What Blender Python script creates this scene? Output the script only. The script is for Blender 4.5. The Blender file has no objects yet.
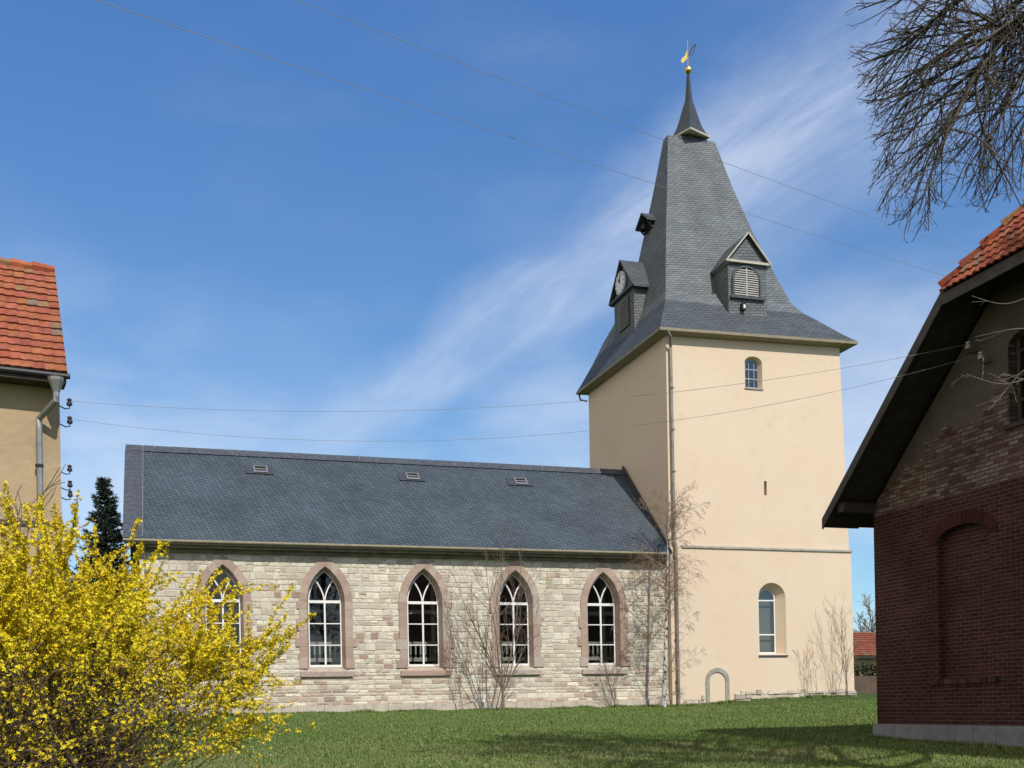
import bpy, bmesh, math, random
import numpy as np
from mathutils import Vector, Matrix

C = bpy.context.scene
COL = C.collection
rad = math.radians

# ------------------------------------------------------------------ camera
FPX, TH, ROLL, CX, CY, EYE = 1090.0, rad(17.6), 0.0195, 512.0, 706.5, 1.6
FW = np.array([math.sin(TH), math.cos(TH), 0.0])
RT = np.array([math.cos(TH), -math.sin(TH), 0.0])
UP = np.array([0.0, 0.0, 1.0])
cr, sr = math.cos(ROLL), math.sin(ROLL)
cam = bpy.data.cameras.new('camera')
cam.sensor_width = 36.0
cam.lens = FPX / 1024 * 36.0
cam.shift_y = (CY - 384) / 1024
cam.clip_start, cam.clip_end = 0.1, 3000
co = bpy.data.objects.new('camera', cam)
COL.objects.link(co)
cxa, cya = cr * RT - sr * UP, sr * RT + cr * UP
M = Matrix.Identity(4)
for i in range(3):
    M[i][0], M[i][1], M[i][2] = cxa[i], cya[i], -FW[i]
M[2][3] = EYE
co.matrix_world = M
C.camera = co

# ------------------------------------------------------------------ light
SUN_EL, SUN_AZ = 46.0, 9.0           # azimuth measured from -Y towards +X
C.view_settings.view_transform = 'Standard'
C.view_settings.look = 'None'
C.view_settings.gamma = 1
C.view_settings.use_curve_mapping = False
C.view_settings.exposure = 0.3
sun = bpy.data.lights.new('sun', 'SUN')
sun.energy = 3.4
sun.angle = rad(0.53)
sun.color = (1.0, 0.95, 0.87)
so = bpy.data.objects.new('sun', sun)
so.rotation_euler = (rad(90 - SUN_EL), 0, rad(SUN_AZ))
so.location = (5, -30, 40)
COL.objects.link(so)
W = bpy.data.worlds.new('World')
C.world = W
W.use_nodes = True


def ray(px, py):
    dx, dy = px - CX, py - CY
    u, v = cr * dx - sr * dy, sr * dx + cr * dy
    return FW + RT * u / FPX - UP * v / FPX


def at(px, py, D):
    return np.array([0, 0, EYE]) + ray(px, py) * D


def build_sky():
    nt = W.node_tree
    N, L = nt.nodes, nt.links
    N.clear()
    out = N.new('ShaderNodeOutputWorld')
    bg = N.new('ShaderNodeBackground')
    bg.inputs['Strength'].default_value = 0.10
    sky = N.new('ShaderNodeTexSky')
    sky.sky_type = 'NISHITA'
    sky.sun_disc = False
    sky.sun_elevation = rad(SUN_EL)
    sky.sun_rotation = rad(180 - SUN_AZ)
    sky.altitude = 200
    sky.air_density = 1.0
    sky.dust_density = 0.6
    sky.ozone_density = 3.0
    tc = N.new('ShaderNodeTexCoord')

    def math_(op, a, b=None, c=None):
        n = N.new('ShaderNodeMath')
        n.operation = op
        for k, v in enumerate((a, b, c)):
            if v is None:
                continue
            if isinstance(v, (int, float)):
                n.inputs[k].default_value = v
            else:
                L.new(v, n.inputs[k])
        return n.outputs[0]

    def dot(vec):
        n = N.new('ShaderNodeVectorMath')
        n.operation = 'DOT_PRODUCT'
        L.new(tc.outputs['Generated'], n.inputs[0])
        n.inputs[1].default_value = vec
        return n.outputs['Value']

    def mr(v, a, b, c=0.0, d=1.0):
        n = N.new('ShaderNodeMapRange')
        n.interpolation_type = 'SMOOTHSTEP'
        L.new(v, n.inputs[0])
        for k, x in enumerate((a, b, c, d)):
            n.inputs[k + 1].default_value = x
        return n.outputs[0]

    # a cirrus streak lies along a great circle of the sky
    r0, r1 = ray(405, 385), ray(860, 88)
    r0, r1 = r0 / np.linalg.norm(r0), r1 / np.linalg.norm(r1)
    nrm = np.cross(r0, r1)
    nrm /= np.linalg.norm(nrm)
    along = r1 - r0 * (r0 @ r1)
    along /= np.linalg.norm(along)
    across = dot(tuple(nrm))
    s_al = dot(tuple(along))          # 0 at r0, grows to the upper right
    comb = N.new('ShaderNodeCombineXYZ')
    L.new(math_('MULTIPLY', s_al, 5.0), comb.inputs[0])
    L.new(math_('MULTIPLY', across, 22.0), comb.inputs[1])
    nz = N.new('ShaderNodeTexNoise')
    nz.inputs['Scale'].default_value = 1.0
    nz.inputs['Detail'].default_value = 7
    nz.inputs['Roughness'].default_value = 0.62
    nz.inputs['Distortion'].default_value = 0.5
    L.new(comb.outputs[0], nz.inputs['Vector'])
    nb = N.new('ShaderNodeTexNoise')
    nb.inputs['Scale'].default_value = 5.0
    nb.inputs['Detail'].default_value = 5
    L.new(tc.outputs['Generated'], nb.inputs['Vector'])
    off = math_('MULTIPLY', math_('SUBTRACT', nb.outputs[0], 0.5), 0.10)
    acr = math_('ADD', across, off)
    wid = mr(s_al, 0.0, 0.5, 0.034, 0.085)
    core = math_('DIVIDE', math_('ABSOLUTE', acr), wid)
    band = mr(core, 0.0, 1.25, 1.0, 0.0)
    ends = math_('MULTIPLY', mr(s_al, -0.16, 0.06), mr(s_al, 0.40, 0.75, 1.0, 0.35))
    wisp = mr(nz.outputs[0], 0.30, 0.72)
    streak = math_('MULTIPLY', math_('MULTIPLY', band, ends), math_('ADD', math_('MULTIPLY', wisp, 0.36), 0.17))
    # faint wide veil and a pale bank low down
    up = dot((0, 0, 1))
    n2 = N.new('ShaderNodeTexNoise')
    n2.inputs['Scale'].default_value = 3.2
    n2.inputs['Detail'].default_value = 6
    n2.inputs['Roughness'].default_value = 0.55
    mp = N.new('ShaderNodeMapping')
    mp.inputs['Scale'].default_value = (1, 1, 2.6)
    L.new(tc.outputs['Generated'], mp.inputs[0])
    L.new(mp.outputs[0], n2.inputs['Vector'])
    low = math_('MULTIPLY', mr(up, 0.20, 0.40, 1.0, 0.0), mr(n2.outputs[0], 0.36, 0.66))
    veil = math_('MULTIPLY', mr(n2.outputs[0], 0.45, 0.8), 0.10)
    for (px, py, rr, am) in ((548, 462, 0.085, 0.55), (880, 415, 0.10, 0.75), (250, 470, 0.14, 0.35)):
        c_ = ray(px, py)
        c_ = c_ / np.linalg.norm(c_)
        d_ = dot(tuple(c_))
        d_ = math_('ADD', d_, math_('MULTIPLY', math_('SUBTRACT', n2.outputs[0], 0.5), 0.012))
        blob = mr(d_, math.cos(rr * 1.3), math.cos(rr * 0.25))
        low = math_('ADD', low, math_('MULTIPLY', math_('MULTIPLY', blob, am), mr(nb.outputs[0], 0.3, 0.62, 0.35, 1.0)))
    tot = math_('MINIMUM', math_('ADD', math_('ADD', streak, math_('MULTIPLY', low, 0.34)), veil), 0.85)
    tint = N.new('ShaderNodeMix')
    tint.data_type = 'RGBA'
    tint.blend_type = 'MULTIPLY'
    tint.inputs[0].default_value = 1.0
    L.new(sky.outputs[0], tint.inputs[6])
    tr = N.new('ShaderNodeValToRGB')
    tr.color_ramp.elements[0].position, tr.color_ramp.elements[0].color = 0.22, (0.80, 1.0, 1.10, 1)
    tr.color_ramp.elements[1].position, tr.color_ramp.elements[1].color = 0.55, SKY_TINT
    L.new(up, tr.inputs[0])
    L.new(tr.outputs[0], tint.inputs[7])
    mix = N.new('ShaderNodeMix')
    mix.data_type = 'RGBA'
    L.new(tot, mix.inputs[0])
    L.new(tint.outputs[2], mix.inputs[6])
    mix.inputs[7].default_value = (6.6, 7.2, 8.2, 1)
    # unseen bright cloud added over the western and southern sky to lift shaded faces
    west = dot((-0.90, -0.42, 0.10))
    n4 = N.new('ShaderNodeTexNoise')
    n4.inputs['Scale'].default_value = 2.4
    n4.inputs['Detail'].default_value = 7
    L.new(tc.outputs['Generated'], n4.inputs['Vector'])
    fill_cloud = math_('MULTIPLY', mr(west, 0.12, 0.55), mr(n4.outputs[0], 0.30, 0.55, 0.35, 1.0))
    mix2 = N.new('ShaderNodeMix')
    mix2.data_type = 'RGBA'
    L.new(fill_cloud, mix2.inputs[0])
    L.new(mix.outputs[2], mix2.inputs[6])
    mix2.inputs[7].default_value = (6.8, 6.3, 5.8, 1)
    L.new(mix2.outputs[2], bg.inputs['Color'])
    L.new(bg.outputs[0], out.inputs['Surface'])


SKY_TINT = (0.72, 1.10, 1.46, 1)
build_sky()

# ------------------------------------------------------------------ materials
def mat(name, color, rough=0.8, metal=0.0, spec=0.3, noise=None, tint=False, bump=None, extra=None):
    """principled material; noise = (scale, colour2, lo, hi) mixes in a second colour; tint = per-face colour attribute"""
    m = bpy.data.materials.new(name)
    m.use_nodes = True
    N, L = m.node_tree.nodes, m.node_tree.links
    b = N['Principled BSDF']
    b.inputs['Roughness'].default_value = rough
    b.inputs['Metallic'].default_value = metal
    b.inputs['Specular IOR Level'].default_value = spec
    tc = N.new('ShaderNodeTexCoord')
    if tint:
        a = N.new('ShaderNodeAttribute')
        a.attribute_name = 'tint'
        col = a.outputs['Color']
    else:
        rgb = N.new('ShaderNodeRGB')
        rgb.outputs[0].default_value = (*color, 1)
        col = rgb.outputs[0]
    if noise:
        for sc, c2, lo, hi in (noise if isinstance(noise, list) else [noise]):
            nz = N.new('ShaderNodeTexNoise')
            nz.inputs['Scale'].default_value = sc
            nz.inputs['Detail'].default_value = 6
            nz.inputs['Roughness'].default_value = 0.6
            L.new(tc.outputs['Object'], nz.inputs['Vector'])
            r = N.new('ShaderNodeMapRange')
            r.inputs[1].default_value, r.inputs[2].default_value = lo, hi
            L.new(nz.outputs[0], r.inputs[0])
            mx = N.new('ShaderNodeMix')
            mx.data_type = 'RGBA'
            L.new(r.outputs[0], mx.inputs[0])
            L.new(col, mx.inputs[6])
            if len(c2) == 3:
                mx.inputs[7].default_value = (*c2, 1)
            else:                       # a factor: multiply
                mx.blend_type = 'MULTIPLY'
                mx.inputs[7].default_value = (c2[0], c2[0], c2[0], 1)
            col = mx.outputs[2]
    L.new(col, b.inputs['Base Color'])
    if bump:
        sc, st = bump
        nz = N.new('ShaderNodeTexNoise')
        nz.inputs['Scale'].default_value = sc
        nz.inputs['Detail'].default_value = 5
        L.new(tc.outputs['Object'], nz.inputs['Vector'])
        bp = N.new('ShaderNodeBump')
        bp.inputs['Strength'].default_value = st
        bp.inputs['Distance'].default_value = 0.03
        L.new(nz.outputs[0], bp.inputs['Height'])
        L.new(bp.outputs[0], b.inputs['Normal'])
    if extra:
        extra(m, N, L, b, tc)
    return m


def brickish(name, c1, c2, cm, bw, bh, ms, rot=0.0, rough=0.7, spec=0.4, bump=0.5, noise=(0.6, 0.72), patch=None, fine=0.85, offset=0.5):
    """slates or bricks from the UV map (in metres)"""
    m = bpy.data.materials.new(name)
    m.use_nodes = True
    N, L = m.node_tree.nodes, m.node_tree.links
    b = N['Principled BSDF']
    b.inputs['Roughness'].default_value = rough
    b.inputs['Specular IOR Level'].default_value = spec
    uv = N.new('ShaderNodeUVMap')
    mp = N.new('ShaderNodeMapping')
    mp.inputs['Rotation'].default_value = (0, 0, rot)
    L.new(uv.outputs[0], mp.inputs[0])
    wn = N.new('ShaderNodeTexNoise')
    wn.inputs['Scale'].default_value = 3.0
    L.new(mp.outputs[0], wn.inputs['Vector'])
    wa = N.new('ShaderNodeVectorMath')
    wa.operation = 'MULTIPLY_ADD'
    L.new(wn.outputs['Color'], wa.inputs[0])
    wa.inputs[1].default_value = (0.03, 0.03, 0)
    L.new(mp.outputs[0], wa.inputs[2])
    br = N.new('ShaderNodeTexBrick')
    br.offset = offset
    br.inputs['Color1'].default_value = (*c1, 1)
    br.inputs['Color2'].default_value = (*c2, 1)
    br.inputs['Mortar'].default_value = (*cm, 1)
    br.inputs['Scale'].default_value = 1.0
    br.inputs['Brick Width'].default_value = bw
    br.inputs['Row Height'].default_value = bh
    br.inputs['Mortar Size'].default_value = ms
    br.inputs['Mortar Smooth'].default_value = 0.2
    br.inputs['Bias'].default_value = 0.0
    L.new(wa.outputs[0], br.inputs['Vector'])
    col = br.outputs['Color']
    for sc, mul in ((noise[0], noise[1]), (9.0, fine)):
        nz = N.new('ShaderNodeTexNoise')
        nz.inputs['Scale'].default_value = sc
        nz.inputs['Detail'].default_value = 6
        nz.inputs['Roughness'].default_value = 0.65
        L.new(uv.outputs[0], nz.inputs['Vector'])
        r = N.new('ShaderNodeMapRange')
        r.inputs[1].default_value, r.inputs[2].default_value = 0.38, 0.66
        L.new(nz.outputs[0], r.inputs[0])
        mx = N.new('ShaderNodeMix')
        mx.data_type = 'RGBA'
        mx.blend_type = 'MULTIPLY'
        L.new(r.outputs[0], mx.inputs[0])
        L.new(col, mx.inputs[6])
        mx.inputs[7].default_value = (mul, mul, mul, 1)
        col = mx.outputs[2]
    height = br.outputs['Fac']
    if patch:                                    # (colour, threshold lo, hi, scale, u0, u1): plaster over the bricks
        pc, lo, hi, psc = patch
        nz = N.new('ShaderNodeTexNoise')
        nz.inputs['Scale'].default_value = psc
        nz.inputs['Detail'].default_value = 7
        nz.inputs['Roughness'].default_value = 0.6
        L.new(uv.outputs[0], nz.inputs['Vector'])
        sx = N.new('ShaderNodeSeparateXYZ')
        L.new(uv.outputs[0], sx.inputs[0])
        tl = N.new('ShaderNodeMath')
        tl.operation = 'MULTIPLY_ADD'
        L.new(sx.outputs[0], tl.inputs[0])
        tl.inputs[1].default_value = -0.26
        tl.inputs[2].default_value = -0.26 * 19.6
        tv = N.new('ShaderNodeMath')
        L.new(tl.outputs[0], tv.inputs[0])
        L.new(sx.outputs[1], tv.inputs[1])
        g = N.new('ShaderNodeMapRange')          # bricks laid bare low on the gable
        g.inputs[1].default_value, g.inputs[2].default_value = 5.9, 7.2
        g.inputs[3].default_value, g.inputs[4].default_value = -0.16, 0.30
        L.new(tv.outputs[0], g.inputs[0])
        ad = N.new('ShaderNodeMath')
        L.new(nz.outputs[0], ad.inputs[0])
        L.new(g.outputs[0], ad.inputs[1])
        r = N.new('ShaderNodeMapRange')
        r.inputs[1].default_value, r.inputs[2].default_value = lo, hi
        L.new(ad.outputs[0], r.inputs[0])
        n3 = N.new('ShaderNodeTexNoise')
        n3.inputs['Scale'].default_value = 2.5
        n3.inputs['Detail'].default_value = 8
        L.new(uv.outputs[0], n3.inputs['Vector'])
        pm = N.new('ShaderNodeMix')
        pm.data_type = 'RGBA'
        L.new(n3.outputs[0], pm.inputs[0])
        pm.inputs[6].default_value = (*[x * 0.7 for x in pc], 1)
        pm.inputs[7].default_value = (*[x * 1.25 for x in pc], 1)
        mx = N.new('ShaderNodeMix')
        mx.data_type = 'RGBA'
        L.new(r.outputs[0], mx.inputs[0])
        L.new(col, mx.inputs[6])
        L.new(pm.outputs[2], mx.inputs[7])
        col = mx.outputs[2]
    L.new(col, b.inputs['Base Color'])
    inv = N.new('ShaderNodeMath')
    inv.operation = 'SUBTRACT'
    inv.inputs[0].default_value = 1.0
    L.new(height, inv.inputs[1])
    bp = N.new('ShaderNodeBump')
    bp.inputs['Strength'].default_value = bump
    bp.inputs['Distance'].default_value = 0.02
    L.new(inv.outputs[0], bp.inputs['Height'])
    L.new(bp.outputs[0], b.inputs['Normal'])
    return m


def glass_mat():
    m = bpy.data.materials.new('window_glass')
    m.use_nodes = True
    N, L = m.node_tree.nodes, m.node_tree.links
    N.clear()
    o = N.new('ShaderNodeOutputMaterial')
    t = N.new('ShaderNodeBsdfTransparent')
    t.inputs[0].default_value = (0.62, 0.66, 0.66, 1)
    g = N.new('ShaderNodeBsdfGlossy')
    g.inputs['Roughness'].default_value = 0.02
    fr = N.new('ShaderNodeFresnel')
    fr.inputs[0].default_value = 1.55
    ad = N.new('ShaderNodeMath')
    ad.operation = 'MULTIPLY_ADD'
    L.new(fr.outputs[0], ad.inputs[0])
    ad.inputs[1].default_value = 1.3
    ad.inputs[2].default_value = 0.02
    ad.use_clamp = True
    tc = N.new('ShaderNodeTexCoord')
    nz = N.new('ShaderNodeTexNoise')
    nz.inputs['Scale'].default_value = 1.4
    L.new(tc.outputs['Object'], nz.inputs['Vector'])
    bp = N.new('ShaderNodeBump')
    bp.inputs['Strength'].default_value = 0.12
    bp.inputs['Distance'].default_value = 0.05
    L.new(nz.outputs[0], bp.inputs['Height'])
    L.new(bp.outputs[0], g.inputs['Normal'])
    x = N.new('ShaderNodeMixShader')
    L.new(ad.outputs[0], x.inputs[0])
    L.new(t.outputs[0], x.inputs[1])
    L.new(g.outputs[0], x.inputs[2])
    L.new(x.outputs[0], o.inputs['Surface'])
    return m


MT = {}
MT['plaster'] = mat('cream_plaster', (0.67, 0.53, 0.392), 0.9, spec=0.12,
                    noise=[(0.35, (0.69, 0.565, 0.425), 0.35, 0.7), (1.3, (0.615, 0.495, 0.35), 0.55, 0.85)], bump=(2.6, 0.30))
MT['mortar'] = mat('lime_mortar', (0.55, 0.49, 0.39), 0.95, spec=0.1, noise=(3, (0.40, 0.355, 0.28), 0.4, 0.7), bump=(14, 0.5))
MT['stone'] = mat('limestone_rubble', (0.5, 0.45, 0.36), 0.92, spec=0.15, tint=True, noise=[(7, (0.84,), 0.45, 0.75), (0.5, (0.84,), 0.45, 0.7)], bump=(22, 0.7))
MT['sandstone'] = mat('red_sandstone', (0.4, 0.25, 0.2), 0.9, spec=0.15, tint=True, noise=[(6, (0.8,), 0.45, 0.75)], bump=(18, 0.4))
MT['slate_nave'] = brickish('nave_slate', (0.068, 0.088, 0.107), (0.093, 0.117, 0.139), (0.030, 0.039, 0.048), 0.27, 0.155, 0.014, rot=rad(-26), rough=0.6, spec=0.2, bump=0.8, noise=(0.45, 0.74))
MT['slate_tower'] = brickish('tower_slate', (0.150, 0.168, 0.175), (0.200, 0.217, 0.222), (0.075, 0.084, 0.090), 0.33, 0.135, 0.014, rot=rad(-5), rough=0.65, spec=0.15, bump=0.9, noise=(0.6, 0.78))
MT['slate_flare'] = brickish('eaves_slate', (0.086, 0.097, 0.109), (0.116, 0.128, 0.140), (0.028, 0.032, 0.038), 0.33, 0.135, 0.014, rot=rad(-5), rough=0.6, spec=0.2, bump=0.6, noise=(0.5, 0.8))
MT['slate_edge'] = mat('slate_edging', (0.055, 0.062, 0.074), 0.55, noise=(6, (0.09, 0.097, 0.11), 0.4, 0.7))
MT['slate_dark'] = mat('dark_slate', (0.045, 0.05, 0.058), 0.5, noise=(8, (0.07, 0.075, 0.082), 0.4, 0.7), bump=(20, 0.5))
MT['olive'] = mat('olive_painted_eaves', (0.27, 0.235, 0.15), 0.6, noise=(3, (0.2, 0.18, 0.12), 0.4, 0.7))
MT['olivedark'] = mat('olive_cornice', (0.23, 0.21, 0.145), 0.8, noise=(2.5, (0.10, 0.095, 0.07), 0.4, 0.7))
MT['zinc'] = mat('weathered_zinc', (0.34, 0.34, 0.33), 0.45, metal=0.5, noise=(5, (0.24, 0.24, 0.24), 0.4, 0.7))
MT['pipe'] = mat('grey_brown_downpipe', (0.30, 0.27, 0.23), 0.5, metal=0.3, noise=(3, (0.19, 0.165, 0.14), 0.4, 0.7))
MT['white'] = mat('white_paint', (0.78, 0.77, 0.73), 0.5, noise=(4, (0.68, 0.66, 0.61), 0.5, 0.8))
MT['louver'] = mat('weathered_louvres', (0.44, 0.425, 0.40), 0.8, noise=(9, (0.32, 0.305, 0.285), 0.4, 0.7))
MT['cream_trim'] = mat('cream_trim', (0.50, 0.47, 0.37), 0.6, noise=(6, (0.38, 0.35, 0.28), 0.4, 0.7))
MT['greystone'] = mat('grey_stone', (0.36, 0.34, 0.28), 0.9, noise=[(4, (0.25, 0.235, 0.2), 0.4, 0.7)], bump=(12, 0.6))
MT['paletrim'] = mat('pale_base_stone', (0.52, 0.46, 0.37), 0.9, noise=[(4, (0.38, 0.33, 0.27), 0.4, 0.7)], bump=(12, 0.5))
MT['gold'] = mat('gilded_copper', (0.85, 0.56, 0.12), 0.28, metal=1.0)
MT['iron'] = mat('dark_iron', (0.04, 0.04, 0.042), 0.5, metal=0.4)
MT['black'] = mat('black_hands', (0.02, 0.02, 0.02), 0.5)
MT['dial'] = mat('white_dial', (0.8, 0.8, 0.78), 0.5)
MT['glass'] = glass_mat()
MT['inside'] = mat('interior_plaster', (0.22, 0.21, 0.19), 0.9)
MT['gallery'] = mat('pale_gallery_wood', (0.62, 0.58, 0.48), 0.6)
MT['floorwood'] = mat('interior_floor', (0.10, 0.07, 0.05), 0.7)
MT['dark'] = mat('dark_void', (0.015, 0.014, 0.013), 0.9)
MT['brick'] = brickish('red_brick', (0.070, 0.022, 0.018), (0.115, 0.038, 0.030), (0.14, 0.108, 0.095), 0.26, 0.078, 0.010, rough=0.9, spec=0.15, bump=0.5, noise=(0.45, 0.55), fine=0.8)
MT['gable'] = brickish('bare_brick_and_plaster', (0.13, 0.062, 0.045), (0.33, 0.25, 0.205), (0.10, 0.083, 0.07), 0.25, 0.08, 0.013, rough=0.95, spec=0.1, bump=0.6, noise=(0.7, 0.6), fine=0.75,
                       patch=((0.120, 0.098, 0.080), 0.49, 0.55, 1.2))
MT['wood'] = mat('dark_timber', (0.045, 0.035, 0.03), 0.8, noise=(5, (0.075, 0.06, 0.05), 0.4, 0.7), bump=(9, 0.4))
MT['verge'] = mat('weathered_verge_board', (0.10, 0.085, 0.075), 0.8, noise=(5, (0.06, 0.05, 0.045), 0.4, 0.7), bump=(9, 0.4))
MT['plinth'] = mat('grey_plinth_stone', (0.27, 0.275, 0.27), 0.9, tint=True, noise=[(5, (0.7,), 0.45, 0.75)], bump=(16, 0.5))
MT['tile'] = mat('clay_tiles', (0.4, 0.12, 0.05), 0.8, spec=0.2, tint=True, noise=[(9, (0.6,), 0.42, 0.75), (2.3, (0.75,), 0.45, 0.7)], bump=(25, 0.4))
MT['render'] = mat('ochre_render', (0.44, 0.33, 0.20), 0.92, spec=0.1, noise=[(0.9, (0.36, 0.27, 0.165), 0.4, 0.7), (4, (0.48, 0.37, 0.24), 0.5, 0.8)], bump=(7, 0.4))
MT['porcelain'] = mat('dark_insulator', (0.05, 0.045, 0.05), 0.25, spec=0.6)
MT['porcelain_white'] = mat('white_insulator', (0.38, 0.38, 0.38), 0.2, spec=0.6)
MT['cable'] = mat('cable', (0.30, 0.31, 0.32), 0.5)
MT['bark'] = mat('grey_brown_bark', (0.062, 0.050, 0.040), 0.9, noise=(8, (0.10, 0.088, 0.068), 0.4, 0.7))
MT['bark_pale'] = mat('pale_bark', (0.20, 0.155, 0.115), 0.9, noise=(6, (0.13, 0.095, 0.07), 0.4, 0.7))  # paler brown bark of the young tree and leafless shrubs
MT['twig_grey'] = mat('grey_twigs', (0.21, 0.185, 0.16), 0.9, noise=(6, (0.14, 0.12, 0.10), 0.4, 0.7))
MT['twig_brown'] = mat('brown_twigs', (0.16, 0.105, 0.078), 0.9, noise=(5, (0.09, 0.058, 0.045), 0.4, 0.7))
MT['birch'] = mat('birch_bark', (0.55, 0.52, 0.47), 0.8, noise=[(6, (0.05, 0.045, 0.04), 0.52, 0.58)])
MT['birchtwig'] = mat('birch_twigs', (0.30, 0.21, 0.15), 0.9)
MT['blossom'] = mat('yellow_blossom', (0.8, 0.6, 0.03), 0.6, spec=0.2, tint=True)
MT['needle'] = mat('spruce_needles', (0.025, 0.04, 0.025), 0.7, tint=True)
MT['blade'] = mat('grass_blades', (0.06, 0.1, 0.02), 0.7, spec=0.2, tint=True)
MT['leaf'] = mat('ivy_leaves', (0.05, 0.07, 0.02), 0.7, tint=True)
MT['daisy'] = mat('daisy_petals', (0.75, 0.74, 0.68), 0.7)
MT['farwall'] = mat('brown_board_wall', (0.13, 0.085, 0.06), 0.9, noise=(2, (0.09, 0.06, 0.045), 0.4, 0.7))


def ground_mat():
    m = bpy.data.materials.new('meadow_soil')
    m.use_nodes = True
    N, L = m.node_tree.nodes, m.node_tree.links
    b = N['Principled BSDF']
    b.inputs['Roughness'].default_value = 0.95
    b.inputs['Specular IOR Level'].default_value = 0.1
    tc = N.new('ShaderNodeTexCoord')
    n1 = N.new('ShaderNodeTexNoise')
    n1.inputs['Scale'].default_value = 0.6
    n1.inputs['Detail'].default_value = 8
    n1.inputs['Roughness'].default_value = 0.65
    L.new(tc.outputs['Object'], n1.inputs['Vector'])
    rp = N.new('ShaderNodeValToRGB')
    e = rp.color_ramp.elements
    e[0].position, e[0].color = 0.3, (0.045, 0.075, 0.018, 1)
    e[1].position, e[1].color = 0.72, (0.13, 0.12, 0.045, 1)
    x = rp.color_ramp.elements.new(0.52)
    x.color = (0.065, 0.105, 0.022, 1)
    L.new(n1.outputs[0], rp.inputs[0])
    n2 = N.new('ShaderNodeTexNoise')
    n2.inputs['Scale'].default_value = 18
    n2.inputs['Detail'].default_value = 6
    L.new(tc.outputs['Object'], n2.inputs['Vector'])
    mx = N.new('ShaderNodeMix')
    mx.data_type = 'RGBA'
    mx.blend_type = 'MULTIPLY'
    r = N.new('ShaderNodeMapRange')
    r.inputs[1].default_value, r.inputs[2].default_value = 0.4, 0.7
    L.new(n2.outputs[0], r.inputs[0])
    L.new(r.outputs[0], mx.inputs[0])
    L.new(rp.outputs[0], mx.inputs[6])
    mx.inputs[7].default_value = (0.5, 0.5, 0.5, 1)
    L.new(mx.outputs[2], b.inputs['Base Color'])
    return m


MT['ground'] = ground_mat()

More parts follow.
